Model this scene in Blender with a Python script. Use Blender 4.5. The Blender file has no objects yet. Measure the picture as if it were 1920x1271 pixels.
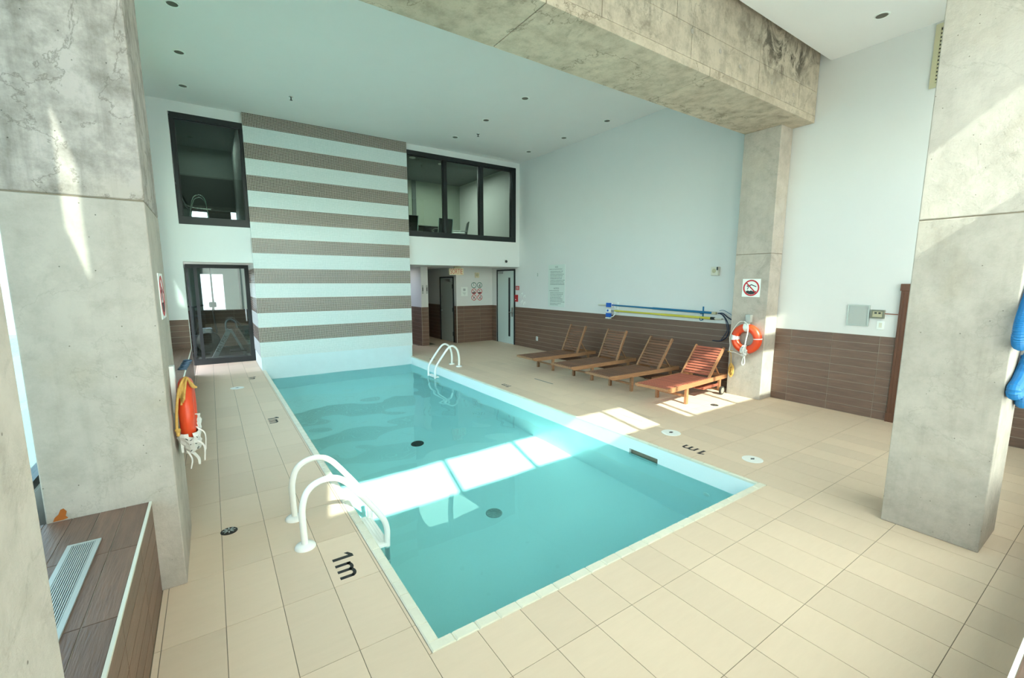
import bpy, bmesh, math, random
from mathutils import Vector, Matrix
random.seed(7)
sc = bpy.context.scene
COL = sc.collection
PI = math.pi

# ------------------------------------------------------------------ camera
CAM = (-0.7376, -1.7571, 1.7425)
yaw, pitch, roll = math.radians(-34.1204), math.radians(-8.165), math.radians(-0.028)
cd = bpy.data.cameras.new('camera')
cd.sensor_width = 36.0
cd.lens = 828.337 / 1920 * 36.0
cd.shift_x = 0.97 / 1920
cd.shift_y = 12.35 / 1920
cd.clip_start = 0.02
cd.clip_end = 500
cam = bpy.data.objects.new('camera', cd)
COL.objects.link(cam)
cam.matrix_world = (Matrix.Translation(CAM) @ Matrix.Rotation(yaw, 4, 'Z')
                    @ Matrix.Rotation(PI / 2 + pitch, 4, 'X') @ Matrix.Rotation(-roll, 4, 'Z'))
sc.camera = cam

# ------------------------------------------------------------------ view and light
sc.view_settings.view_transform = 'Standard'
sc.view_settings.look = 'None'
sc.view_settings.gamma = 1.0
sc.view_settings.use_curve_mapping = False
sc.view_settings.exposure = 0.88
try:
    sc.cycles.max_bounces = 12
    sc.cycles.diffuse_bounces = 6
    sc.cycles.glossy_bounces = 4
    sc.cycles.transmission_bounces = 8
    sc.cycles.transparent_max_bounces = 16
    sc.cycles.caustics_refractive = True
    sc.cycles.caustics_reflective = False
    sc.cycles.blur_glossy = 0.6
    sc.cycles.sample_clamp_indirect = 6.0
except Exception:
    pass

w = bpy.data.worlds.new('sky')
sc.world = w
w.use_nodes = True
nt = w.node_tree
bg = nt.nodes['Background']
sky = nt.nodes.new('ShaderNodeTexSky')
sky.sky_type = 'NISHITA'
sky.sun_disc = False
sky.sun_elevation = math.radians(38.6)
sky.sun_rotation = math.radians(192)
sky.air_density = 1.0
sky.dust_density = 3.0
mx = nt.nodes.new('ShaderNodeMix')
mx.data_type = 'RGBA'
mx.inputs['Factor'].default_value = 0.72
mx.inputs['B'].default_value = (0.96, 1.0, 1.12, 1)
nt.links.new(sky.outputs['Color'], mx.inputs['A'])
nt.links.new(mx.outputs['Result'], bg.inputs['Color'])
bg.inputs['Strength'].default_value = 2.3

SUN_DIR = Vector((0.208, 1.0, -0.818)).normalized()
sd = bpy.data.lights.new('sun', 'SUN')
sd.energy = 7.0
sd.angle = math.radians(0.55)
sd.color = (1.0, 0.95, 0.86)
try:
    sd.cycles.is_caustics_light = True
except Exception:
    pass
sun = bpy.data.objects.new('sun', sd)
sun.location = (-2, -12, 12)
sun.rotation_euler = SUN_DIR.to_track_quat('-Z', 'Y').to_euler()
COL.objects.link(sun)

def room_lamp(loc, size, e, col=(1.0, 1.0, 0.93)):
    l = bpy.data.lights.new('room_lamp', 'AREA')
    l.energy = e
    l.size = size
    l.color = col
    o = bpy.data.objects.new('room_lamp', l)
    o.location = loc
    COL.objects.link(o)

room_lamp((4.7, 10.0, 4.74), 1.6, 50)       # upstairs meeting room
room_lamp((-0.6, 10.2, 4.74), 0.8, 13)    # upstairs lounge
room_lamp((-0.4, 11.2, 2.12), 0.6, 2.5)    # gym
room_lamp((3.6, 10.2, 2.13), 0.4, 0.9)       # corridor

# ------------------------------------------------------------------ materials
def lin(c):
    return tuple((v / 255 / 12.92 if v / 255 <= 0.04045 else ((v / 255 + 0.055) / 1.055) ** 2.4) for v in c) + (1,)

def mat(name, rgb, rough=0.6, metal=0.0, spec=0.5, var=0.0, noise=0.0, nscale=8.0, bump=0.0, bscale=40.0,
        stretch=(1, 1, 1), dark=None, coords='Object', rnd=True):
    m = bpy.data.materials.new(name)
    m.use_nodes = True
    n, l = m.node_tree.nodes, m.node_tree.links
    b = n['Principled BSDF']
    base = lin(rgb)
    b.inputs['Base Color'].default_value = base
    b.inputs['Roughness'].default_value = rough
    b.inputs['Metallic'].default_value = metal
    b.inputs['Specular IOR Level'].default_value = spec
    if var or noise or bump:
        tc = n.new('ShaderNodeTexCoord')
        oi = n.new('ShaderNodeObjectInfo')
        mp = n.new('ShaderNodeMapping')
        mp.inputs['Scale'].default_value = stretch
        l.new(tc.outputs[coords], mp.inputs['Vector'])
        if rnd:
            ml = n.new('ShaderNodeMath'); ml.operation = 'MULTIPLY'; ml.inputs[1].default_value = 37.0
            l.new(oi.outputs['Random'], ml.inputs[0])
            cx = n.new('ShaderNodeCombineXYZ')
            for i in range(3):
                l.new(ml.outputs[0], cx.inputs[i])
            l.new(cx.outputs[0], mp.inputs['Location'])
        cur = None
        dk = lin(dark) if dark else tuple(v * 0.55 for v in base[:3]) + (1,)
        if noise:
            nz = n.new('ShaderNodeTexNoise')
            nz.inputs['Scale'].default_value = nscale
            nz.inputs['Detail'].default_value = 6
            nz.inputs['Roughness'].default_value = 0.65
            l.new(mp.outputs[0], nz.inputs['Vector'])
            r = n.new('ShaderNodeMapRange')
            r.inputs['From Min'].default_value = 0.3
            r.inputs['From Max'].default_value = 0.7
            r.inputs['To Min'].default_value = 0.0
            r.inputs['To Max'].default_value = noise
            l.new(nz.outputs['Fac'], r.inputs['Value'])
            mi = n.new('ShaderNodeMix'); mi.data_type = 'RGBA'
            mi.inputs['A'].default_value = base
            mi.inputs['B'].default_value = dk
            l.new(r.outputs['Result'], mi.inputs['Factor'])
            cur = mi.outputs['Result']
        if var:
            hv = n.new('ShaderNodeHueSaturation')
            r2 = n.new('ShaderNodeMapRange')
            r2.inputs['To Min'].default_value = 1 - var
            r2.inputs['To Max'].default_value = 1 + var
            l.new(oi.outputs['Random'], r2.inputs['Value'])
            l.new(r2.outputs['Result'], hv.inputs['Value'])
            if cur:
                l.new(cur, hv.inputs['Color'])
            else:
                hv.inputs['Color'].default_value = base
            cur = hv.outputs['Color']
        if cur:
            l.new(cur, b.inputs['Base Color'])
        if bump:
            nb = n.new('ShaderNodeTexNoise')
            nb.inputs['Scale'].default_value = bscale
            nb.inputs['Detail'].default_value = 4
            l.new(mp.outputs[0], nb.inputs['Vector'])
            bp = n.new('ShaderNodeBump')
            bp.inputs['Strength'].default_value = bump
            bp.inputs['Distance'].default_value = 0.01
            l.new(nb.outputs['Fac'], bp.inputs['Height'])
            l.new(bp.outputs[0], b.inputs['Normal'])
    return m

def concrete(name, rgb, darkrgb, amount=0.5, blot=0.3, seed=0.0, streak=0.25, crack=0.5, blotpos=None):
    """board-cast concrete: mottled greys, dark stains, pits and fine cracks"""
    m = bpy.data.materials.new(name)
    m.use_nodes = True
    n, l = m.node_tree.nodes, m.node_tree.links
    b = n['Principled BSDF']
    b.inputs['Roughness'].default_value = 0.85
    b.inputs['Specular IOR Level'].default_value = 0.25
    tc = n.new('ShaderNodeTexCoord')
    mp = n.new('ShaderNodeMapping'); mp.inputs['Location'].default_value = (seed, seed * 1.7, seed * 0.3)
    l.new(tc.outputs['Object'], mp.inputs['Vector'])
    V = mp.outputs[0]
    def noise(scale, detail=8, rough=0.6, dist=0.0, vec=V):
        t = n.new('ShaderNodeTexNoise')
        t.inputs['Scale'].default_value = scale; t.inputs['Detail'].default_value = detail
        t.inputs['Roughness'].default_value = rough; t.inputs['Distortion'].default_value = dist
        l.new(vec, t.inputs['Vector'])
        return t.outputs['Fac']
    def rng(v, a, c, lo=0.0, hi=1.0):
        r = n.new('ShaderNodeMapRange')
        r.inputs['From Min'].default_value = a; r.inputs['From Max'].default_value = c
        r.inputs['To Min'].default_value = lo; r.inputs['To Max'].default_value = hi
        l.new(v, r.inputs['Value'])
        return r.outputs['Result']
    def mix(f, a, c):
        q = n.new('ShaderNodeMix'); q.data_type = 'RGBA'
        l.new(f, q.inputs['Factor'])
        for k, v in (('A', a), ('B', c)):
            if isinstance(v, tuple): q.inputs[k].default_value = v
            else: l.new(v, q.inputs[k])
        return q.outputs['Result']
    base, dk = lin(rgb), lin(darkrgb)
    lt = tuple(min(1, v * 1.22) for v in base[:3]) + (1,)
    c = mix(rng(noise(1.3, 6, 0.6, 0.4), 0.35, 0.65), base, lt)
    c = mix(rng(noise(6, 10, 0.72), 0.42, 0.75, 0, amount), c, dk)
    # warm patches
    c = mix(rng(noise(2.1, 3, 0.5, 1.0), 0.56, 0.72, 0, 0.22), c, lin((176, 160, 136)))
    # vertical streaks
    ms = n.new('ShaderNodeMapping'); ms.inputs['Scale'].default_value = (9, 9, 0.7)
    l.new(V, ms.inputs['Vector'])
    c = mix(rng(noise(1.6, 6, 0.6, 0.2, ms.outputs[0]), 0.52, 0.75, 0, streak), c, dk)
    # dark blotches with ragged edges
    deep = tuple(v * 0.45 for v in dk[:3]) + (1,)
    bl = rng(noise(1.7, 12, 0.74, 0.6), 0.57, 0.66, 0, blot)
    c = mix(bl, c, dk)
    if blotpos:
        (bx, by, bz), (rx, ry, rz) = blotpos
        mq = n.new('ShaderNodeMapping'); mq.vector_type = 'POINT'
        mq.inputs['Scale'].default_value = (1 / rx, 1 / ry, 1 / rz)
        mq.inputs['Location'].default_value = (-bx / rx, -by / ry, -bz / rz)
        l.new(tc.outputs['Object'], mq.inputs['Vector'])
        g = n.new('ShaderNodeVectorMath'); g.operation = 'LENGTH'
        l.new(mq.outputs[0], g.inputs[0])
        near = rng(g.outputs['Value'], 0.2, 1.2, 1, 0)
        mm = n.new('ShaderNodeMath'); mm.operation = 'MULTIPLY'
        l.new(near, mm.inputs[0]); l.new(rng(noise(2.6, 12, 0.7, 1.2), 0.47, 0.58), mm.inputs[1])
        c = mix(mm.outputs[0], c, deep)
    # thin cracks along noise contour lines
    cn = n.new('ShaderNodeMath'); cn.operation = 'SUBTRACT'; cn.inputs[1].default_value = 0.5
    l.new(noise(0.9, 9, 0.62, 0.5), cn.inputs[0])
    ca = n.new('ShaderNodeMath'); ca.operation = 'ABSOLUTE'; l.new(cn.outputs[0], ca.inputs[0])
    cr = rng(ca.outputs[0], 0.0, 0.006, crack, 0)
    c = mix(cr, c, dk)
    # pits
    vo = n.new('ShaderNodeTexVoronoi'); vo.inputs['Scale'].default_value = 17
    l.new(V, vo.inputs['Vector'])
    pit = rng(vo.outputs['Distance'], 0.035, 0.06, 0.75, 0)
    c = mix(pit, c, deep)
    l.new(c, b.inputs['Base Color'])
    bp = n.new('ShaderNodeBump'); bp.inputs['Strength'].default_value = 0.45; bp.inputs['Distance'].default_value = 0.012
    ad = n.new('ShaderNodeMath'); ad.operation = 'SUBTRACT'
    l.new(noise(22, 8, 0.7), ad.inputs[0]); l.new(pit, ad.inputs[1])
    l.new(ad.outputs[0], bp.inputs['Height'])
    l.new(bp.outputs[0], b.inputs['Normal'])
    return m

def mosaic(name, tile_a, tile_b, grout, scale, mortar=0.16):
    """small square mosaic sheet on a wall facing the pool (x across, z up)"""
    m = bpy.data.materials.new(name)
    m.use_nodes = True
    n, l = m.node_tree.nodes, m.node_tree.links
    b = n['Principled BSDF']
    b.inputs['Roughness'].default_value = 0.25
    tc = n.new('ShaderNodeTexCoord')
    sp = n.new('ShaderNodeSeparateXYZ'); l.new(tc.outputs['Object'], sp.inputs[0])
    cb = n.new('ShaderNodeCombineXYZ')
    l.new(sp.outputs['X'], cb.inputs['X']); l.new(sp.outputs['Z'], cb.inputs['Y'])
    br = n.new('ShaderNodeTexBrick')
    br.offset = 0.0
    br.inputs['Scale'].default_value = 1.0
    br.inputs['Brick Width'].default_value = scale
    br.inputs['Row Height'].default_value = scale
    br.inputs['Mortar Size'].default_value = scale * mortar * 0.5
    br.inputs['Mortar Smooth'].default_value = 0.1
    br.inputs['Bias'].default_value = 0.0
    br.inputs['Color1'].default_value = lin(tile_a)
    br.inputs['Color2'].default_value = lin(tile_b)
    br.inputs['Mortar'].default_value = lin(grout)
    l.new(cb.outputs[0], br.inputs['Vector'])
    l.new(br.outputs['Color'], b.inputs['Base Color'])
    r = n.new('ShaderNodeMapRange'); r.inputs['To Min'].default_value = 0.22; r.inputs['To Max'].default_value = 0.7
    l.new(br.outputs['Fac'], r.inputs['Value']); l.new(r.outputs['Result'], b.inputs['Roughness'])
    bp = n.new('ShaderNodeBump'); bp.invert = True; bp.inputs['Strength'].default_value = 0.4; bp.inputs['Distance'].default_value = 0.002
    l.new(br.outputs['Fac'], bp.inputs['Height']); l.new(bp.outputs[0], b.inputs['Normal'])
    return m

def glass(name, tint, refl=1.0):
    """thin pane: tinted see-through with Fresnel mirror reflection"""
    m = bpy.data.materials.new(name)
    m.use_nodes = True
    n, l = m.node_tree.nodes, m.node_tree.links
    n.remove(n['Principled BSDF'])
    t = n.new('ShaderNodeBsdfTransparent'); t.inputs['Color'].default_value = tint + (1,)
    g = n.new('ShaderNodeBsdfGlossy'); g.inputs['Roughness'].default_value = 0.01
    f = n.new('ShaderNodeFresnel'); f.inputs['IOR'].default_value = 1.5
    k = n.new('ShaderNodeMath'); k.operation = 'MULTIPLY'; k.inputs[1].default_value = refl; k.use_clamp = True
    l.new(f.outputs[0], k.inputs[0])
    mi = n.new('ShaderNodeMixShader')
    l.new(k.outputs[0], mi.inputs[0]); l.new(t.outputs[0], mi.inputs[1]); l.new(g.outputs[0], mi.inputs[2])
    l.new(mi.outputs[0], n['Material Output'].inputs['Surface'])
    return m

M = {}
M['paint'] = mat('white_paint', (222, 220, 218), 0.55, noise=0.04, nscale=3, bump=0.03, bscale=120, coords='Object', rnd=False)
M['paint_lit'] = mat('white_paint_lit', (228, 229, 228), 0.55, noise=0.03, nscale=3, rnd=False)  # same white, lightened to put missing light into the back wall
M['ceiling'] = mat('ceiling_paint', (236, 233, 232), 0.6, noise=0.04, nscale=2, rnd=False)
M['grout'] = mat('deck_grout', (136, 122, 104), 0.9, noise=0.3, nscale=12, rnd=False)
M['deck'] = mat('deck_tile', (224, 200, 176), 0.55, var=0.045, noise=0.22, nscale=5, dark=(208, 184, 160), bump=0.12, bscale=9, stretch=(1, 6, 1))
M['brown'] = mat('brown_tile', (124, 94, 78), 0.45, var=0.10, noise=0.8, nscale=3.5, dark=(94, 71, 59), bump=0.25, bscale=10, stretch=(14, 1.2, 14))
M['brownx'] = mat('brown_tile_cross', (124, 94, 78), 0.45, var=0.10, noise=0.8, nscale=3.5, dark=(94, 71, 59), bump=0.25, bscale=10, stretch=(1.2, 14, 14))
M['wallgrout'] = mat('wall_grout', (176, 164, 150), 0.9)
M['concA'] = concrete('concrete_upper', (178, 167, 160), (104, 97, 88), 0.95, 0.85, 3.1, 0.5, 0.6)
M['concB'] = concrete('concrete_lower', (178, 168, 158), (126, 118, 106), 0.42, 0.22, 9.4, 0.2, 0.2)
M['concC'] = concrete('concrete_beam', (194, 180, 162), (98, 88, 74), 0.6, 0.4, 5.2, 0.25, 0.35, ((2.95, -0.4, 0.66), (1.15, 1.0, 0.42)))
M['concD'] = concrete('concrete_soffit', (192, 178, 160), (108, 94, 74), 0.6, 0.55, 12.3, 0.0, 0.7)
M['concQ'] = concrete('concrete_smooth', (180, 170, 160), (122, 112, 100), 0.35, 0.3, 21.0, 0.12, 0.2)
M['black'] = mat('black_frame', (22, 27, 29), 0.4)
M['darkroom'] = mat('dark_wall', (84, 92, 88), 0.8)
M['roomwall'] = mat('room_wall', (164, 172, 156), 0.8, noise=0.08, nscale=5)
M['roomgrey'] = mat('room_grey', (96, 104, 100), 0.8)
M['darkslate'] = mat('dark_panelling', (58, 64, 62), 0.8)
M['roomfloor'] = mat('room_floor', (70, 68, 62), 0.7, noise=0.2, nscale=9)
M['doorwhite'] = mat('door_paint', (196, 208, 204), 0.45)
M['steel'] = mat('brushed_steel', (190, 194, 194), 0.3, 1.0)
M['chrome'] = mat('chrome', (225, 228, 228), 0.12, 1.0)
M['white'] = mat('white_plastic', (238, 240, 236), 0.35)
M['railwhite'] = mat('white_coated_rail', (244, 244, 240), 0.22)
M['offwhite'] = mat('aged_white_plastic', (216, 212, 196), 0.45)
M['beige'] = mat('beige_plastic', (190, 182, 150), 0.5)
M['teak'] = mat('weathered_teak', (170, 126, 92), 0.6, var=0.12, noise=0.7, nscale=5, dark=(112, 78, 52), bump=0.3, bscale=16, stretch=(1.5, 12, 12))
M['teakslat'] = mat('teak_slat', (122, 82, 60), 0.6, var=0.2, noise=0.6, nscale=5, dark=(86, 58, 42), bump=0.3, bscale=16, stretch=(14, 1.5, 12))
M['redteak'] = mat('oiled_teak_slat', (176, 96, 74), 0.55, var=0.14, noise=0.5, nscale=5, dark=(128, 66, 52), bump=0.3, bscale=16, stretch=(14, 1.5, 12))
M['redteakrail'] = mat('oiled_teak_rail', (184, 128, 88), 0.55, var=0.1, noise=0.5, nscale=5, dark=(136, 88, 60), bump=0.3, bscale=16, stretch=(1.5, 12, 12))
M['darkwood'] = mat('stained_wood', (110, 66, 42), 0.45, noise=0.6, nscale=6, dark=(74, 42, 26), stretch=(14, 14, 1))
M['orange'] = mat('orange_shell', (226, 74, 34), 0.38, noise=0.12, nscale=6)
M['rope'] = mat('yellow_rope', (214, 170, 92), 0.85, noise=0.5, nscale=60, dark=(158, 118, 60))
M['ropewhite'] = mat('white_rope', (232, 230, 224), 0.8, noise=0.2, nscale=60)
M['cloth'] = mat('tattered_cloth', (230, 226, 222), 0.8, noise=0.35, nscale=22, dark=(168, 160, 158))
M['ink'] = mat('black_print', (36, 36, 38), 0.5)
M['inkgrey'] = mat('grey_print', (96, 106, 106), 0.6)
M['bluepole'] = mat('blue_pole', (14, 104, 148), 0.4)
M['yellowpole'] = mat('yellow_pole', (206, 192, 70), 0.4)
M['blue'] = mat('blue_plastic', (18, 88, 182), 0.35)
M['hose'] = mat('blue_hose', (34, 120, 182), 0.4)
M['navy'] = mat('navy_cable', (26, 38, 66), 0.5)
M['red'] = mat('red_sign', (196, 34, 44), 0.5)
M['redbox'] = mat('red_alarm', (168, 26, 32), 0.35)
M['green'] = mat('green_ring', (30, 100, 82), 0.5)
M['exitbody'] = mat('exit_box', (222, 208, 178), 0.5)
M['exitred'] = mat('exit_letters', (196, 90, 72), 0.5)
M['greymetal'] = mat('grey_panel', (176, 180, 176), 0.5)
M['greenmetal'] = mat('anodised_grille', (182, 186, 180), 0.4, 0.3)
M['coping'] = mat('coping_tile', (228, 224, 206), 0.45, var=0.03, noise=0.2, nscale=14, dark=(198, 190, 168), bump=0.25, bscale=30)
M['basin'] = mat('pool_liner', (238, 247, 247), 0.4, noise=0.12, nscale=60, dark=(220, 234, 232), bump=0.1, bscale=150, rnd=False)
M['plaster'] = mat('pool_plaster', (214, 230, 234), 0.6, noise=0.1, nscale=6, rnd=False)
M['mosd'] = mosaic('brown_mosaic', (94, 74, 66), (72, 58, 52), (214, 204, 194), 0.0265, 0.20)
M['mosw'] = mosaic('white_mosaic', (230, 236, 236), (222, 230, 230), (190, 202, 200), 0.0265, 0.20)
M['rubber'] = mat('dark_rubber', (52, 48, 44), 0.7)
M['wheel'] = mat('dusty_wheel', (150, 142, 128), 0.7)
M['pane'] = glass('window_glass', (0.84, 0.93, 0.91), 0.35)
M['paneteal'] = glass('teal_glass', (0.69, 0.83, 0.80), 0.35)
M['paneroom'] = glass('room_glass', (0.62, 0.72, 0.68), 1.0)
M['panegym'] = glass('gym_glass', (0.62, 0.70, 0.69), 1.6)
M['lawn'] = mat('lawn', (112, 126, 90), 0.9, noise=0.4, nscale=2)
M['farground'] = mat('pale_ground', (128, 140, 136), 0.9, noise=0.2, nscale=0.3)
M['extwall'] = mat('exterior_render', (205, 205, 198), 0.9)
M['chairdark'] = mat('chair_upholstery', (40, 46, 46), 0.7)
M['tabledark'] = mat('dark_table', (44, 36, 32), 0.5)
M['gymmetal'] = mat('silver_casing', (150, 156, 156), 0.35, 0.5)
M['gymblack'] = mat('black_casing', (34, 38, 38), 0.4)
M['lampdark'] = mat('lamp_inside', (96, 92, 80), 0.5)
M['rust'] = mat('rust_stain', (178, 98, 34), 0.9, noise=0.5, nscale=30)
M['spring'] = mat('steel_blue_coil', (70, 96, 122), 0.4, 0.3)

bm_ = bpy.data.materials.new('translucent_blind'); bm_.use_nodes = True
_n, _l = bm_.node_tree.nodes, bm_.node_tree.links
_n.remove(_n['Principled BSDF'])
_t = _n.new('ShaderNodeBsdfTranslucent'); _t.inputs['Color'].default_value = (0.96, 0.95, 0.93, 1)
_d = _n.new('ShaderNodeBsdfDiffuse'); _d.inputs['Color'].default_value = (0.7, 0.7, 0.68, 1)
_m = _n.new('ShaderNodeMixShader'); _m.inputs[0].default_value = 0.66
_l.new(_d.outputs[0], _m.inputs[1]); _l.new(_t.outputs[0], _m.inputs[2]); _l.new(_m.outputs[0], _n['Material Output'].inputs['Surface'])
M['blind'] = bm_

# water: refracting, tinted, real surface
wm = bpy.data.materials.new('pool_water')
wm.use_nodes = True
_n, _l = wm.node_tree.nodes, wm.node_tree.links
_n.remove(_n['Principled BSDF'])
gl = _n.new('ShaderNodeBsdfGlass')
gl.inputs['IOR'].default_value = 1.333
gl.inputs['Roughness'].default_value = 0.0
gl.inputs['Color'].default_value = (0.66, 1.0, 1.0, 1)
_l.new(gl.outputs[0], _n['Material Output'].inputs['Surface'])
M['water'] = wm

# ------------------------------------------------------------------ mesh builder
class MB:
    def __init__(self):
        self.v, self.f = [], []
    def add(self, vs, fs):
        o = len(self.v)
        self.v += [Vector(p) for p in vs]
        self.f += [tuple(i + o for i in q) for q in fs]
        return self
    def box(self, a, b):
        x0, y0, z0 = a; x1, y1, z1 = b
        if x0 > x1: x0, x1 = x1, x0
        if y0 > y1: y0, y1 = y1, y0
        if z0 > z1: z0, z1 = z1, z0
        return self.add([(x0,y0,z0),(x1,y0,z0),(x1,y1,z0),(x0,y1,z0),(x0,y0,z1),(x1,y0,z1),(x1,y1,z1),(x0,y1,z1)],
                 [(0,3,2,1),(4,5,6,7),(0,1,5,4),(1,2,6,5),(2,3,7,6),(3,0,4,7)])
    def beam(self, p, q, wy, wz, up=(0, 0, 1)):
        p, q = Vector(p), Vector(q)
        d = (q - p).normalized(); u = Vector(up)
        s = d.cross(u).normalized(); t = s.cross(d).normalized()
        vs = []
        for e in (p, q):
            for a, b in ((-1,-1),(1,-1),(1,1),(-1,1)):
                vs.append(e + s * a * wy / 2 + t * b * wz / 2)
        return self.add(vs, [(0,1,2,3),(7,6,5,4),(0,4,5,1),(1,5,6,2),(2,6,7,3),(3,7,4,0)])
    def tube(self, pts, r, n=10, closed=False, caps=True):
        pts = [Vector(p) for p in pts]; N = len(pts)
        rs = r if isinstance(r, (list, tuple)) else [r] * N
        ring = []; prev = None
        for i in range(N):
            if closed: d = pts[(i + 1) % N] - pts[i - 1]
            else: d = pts[min(i + 1, N - 1)] - pts[max(i - 1, 0)]
            d.normalize()
            if prev is None:
                a = Vector((0, 0, 1)) if abs(d.z) < 0.9 else Vector((1, 0, 0))
                s = d.cross(a).normalized()
            else:
                s = (prev - d * prev.dot(d)).normalized()
            prev = s; t = d.cross(s)
            ring.append([pts[i] + (s * math.cos(2*PI*k/n) + t * math.sin(2*PI*k/n)) * rs[i] for k in range(n)])
        vs = [p for q in ring for p in q]; fs = []
        for i in range(N if closed else N - 1):
            j = (i + 1) % N
            for k in range(n):
                fs.append((i*n+k, i*n+(k+1)%n, j*n+(k+1)%n, j*n+k))
        if not closed and caps:
            fs.append(tuple(range(n))[::-1]); fs.append(tuple((N-1)*n+k for k in range(n)))
        return self.add(vs, fs)
    def lathe(self, prof, c=(0,0,0), n=24, axis='z'):
        vs, fs = [], []
        N = len(prof)
        for r, h in prof:
            for k in range(n):
                a = 2*PI*k/n; x, y = r*math.cos(a), r*math.sin(a)
                p = {'z': (x, y, h), 'x': (h, x, y), 'y': (y, h, x)}[axis]
                vs.append((p[0]+c[0], p[1]+c[1], p[2]+c[2]))
        for i in range(N-1):
            for k in range(n):
                fs.append((i*n+k, i*n+(k+1)%n, (i+1)*n+(k+1)%n, (i+1)*n+k))
        fs.append(tuple(range(n))[::-1]); fs.append(tuple((N-1)*n+k for k in range(n)))
        return self.add(vs, fs)
    def prism(self, poly, f0, f1):
        """poly: 2-D points; f0/f1 map a 2-D point to 3-D for bottom and top"""
        n = len(poly)
        return self.add([f0(p) for p in poly] + [f1(p) for p in poly],
                        [tuple(range(n))[::-1], tuple(range(n, 2*n))] + [(i, (i+1)%n, n+(i+1)%n, n+i) for i in range(n)])
    def ball(self, c, r, n=10, sc_=(1,1,1)):
        prof = []
        vs, fs = [], []
        m = n // 2
        for i in range(m + 1):
            a = PI * i / m
            for k in range(n):
                b = 2*PI*k/n
                vs.append((c[0]+r*sc_[0]*math.sin(a)*math.cos(b), c[1]+r*sc_[1]*math.sin(a)*math.sin(b), c[2]+r*sc_[2]*math.cos(a)))
        for i in range(m):
            for k in range(n):
                fs.append((i*n+k, (i+1)*n+k, (i+1)*n+(k+1)%n, i*n+(k+1)%n))
        return self.add(vs, fs)
    def mesh(self, name, m, off=Vector((0,0,0)), smooth=False):
        me = bpy.data.meshes.new(name)
        me.from_pydata([tuple(p - off) for p in self.v], [], self.f)
        if m: me.materials.append(M[m] if isinstance(m, str) else m)
        bm = bmesh.new(); bm.from_mesh(me)
        bmesh.ops.recalc_face_normals(bm, faces=bm.faces)
        bm.to_mesh(me); bm.free()
        if smooth:
            me.polygons.foreach_set('use_smooth', [True] * len(me.polygons))
        me.update()
        return me
    def build(self, name, m, parent=None, smooth=False, bevel=0.0, local=False):
        off = Vector((0,0,0))
        if parent is not None and not local:
            q = parent
            while q is not None:
                off += q.location; q = q.parent
        o = bpy.data.objects.new(name, self.mesh(name, m, off, smooth))
        COL.objects.link(o)
        if parent is not None: o.parent = parent
        if bevel:
            b = o.modifiers.new('bevel', 'BEVEL'); b.width = bevel; b.segments = 2; b.limit_method = 'ANGLE'
        if smooth:
            try:
                e = o.modifiers.new('split', 'EDGE_SPLIT'); e.split_angle = math.radians(50)
            except Exception: pass
        return o

def box(a, b): return MB().box(a, b)
def struct(name, mb, m, parent=None, **k):
    o = mb.build(name, m, parent, **k)
    if parent is None: o['kind'] = 'structure'
    return o
def tag(o, label, cat, group=None, kind=None):
    o['label'] = label; o['category'] = cat
    if group: o['group'] = group
    if kind: o['kind'] = kind
    return o
def thing(name, label, cat, loc=(0,0,0), group=None, rz=0.0):
    o = bpy.data.objects.new(name, None); COL.objects.link(o)
    o.empty_display_size = 0.05
    o.location = loc; o.rotation_euler = (0, 0, rz)
    return tag(o, label, cat, group)
def dup(root, loc, rz, label, group=None):
    def cp(o, par):
        c = o.copy(); COL.objects.link(c); c.parent = par
        for ch in [q for q in bpy.data.objects if q.parent == o]:
            cp(ch, c)
        return c
    r = cp(root, None); r.location = loc; r.rotation_euler = (0, 0, rz)
    r['label'] = label
    if group: r['group'] = group
    return r
_tm = {}
def piece(name, c, s, m, parent, jit=0.0):
    """one tile-like box with centre c and size s, sharing mesh data between alike pieces"""
    key = (name, round(s[0], 3), round(s[1], 3), round(s[2], 3), m)
    if key not in _tm:
        _tm[key] = box((-s[0]/2, -s[1]/2, -s[2]/2), (s[0]/2, s[1]/2, s[2]/2)).mesh(name, m)
    o = bpy.data.objects.new(name, _tm[key]); COL.objects.link(o)
    o.parent = parent
    off = Vector(c)
    q = parent
    while q is not None:
        off = off - q.location; q = q.parent
    o.location = off
    return o
def text_mesh(s, size, extr=0.0):
    cu = bpy.data.curves.new('lettering', 'FONT'); cu.body = s; cu.size = size; cu.extrude = extr
    cu.align_x = 'CENTER'; cu.align_y = 'CENTER'; cu.resolution_u = 3
    t = bpy.data.objects.new('lettering', cu); COL.objects.link(t)
    dg = bpy.context.evaluated_depsgraph_get(); dg.update()
    me = bpy.data.meshes.new_from_object(t.evaluated_get(dg))
    bpy.data.objects.remove(t)
    return me
def text(name, s, size, m, mtx, parent=None, sx=1.0, sy=1.0, bold=0.0, extr=0.001):
    me = text_mesh(s, size, extr)
    me.materials.clear(); me.materials.append(M[m])
    if bold:
        # thicken the strokes a little by pushing outline vertices out along XY
        pass
    off = Vector((0,0,0)); q = parent
    while q is not None:
        off += q.location; q = q.parent
    mw = Matrix.Translation(-off) @ mtx @ Matrix.Diagonal((sx, sy, 1, 1))
    me.transform(mw)
    o = bpy.data.objects.new(name, me); COL.objects.link(o)
    if parent is not None: o.parent = parent
    return o
def frame_mtx(origin, xdir, ydir):
    x, y = Vector(xdir).normalized(), Vector(ydir).normalized(); z = x.cross(y)
    return Matrix(((x.x, y.x, z.x, origin[0]), (x.y, y.y, z.y, origin[1]), (x.z, y.z, z.z, origin[2]), (0,0,0,1)))
def arc(c, r, a0, a1, n, f):
    return [f(c[0] + r*math.cos(a0+(a1-a0)*i/n), c[1] + r*math.sin(a0+(a1-a0)*i/n)) for i in range(n+1)]
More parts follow.
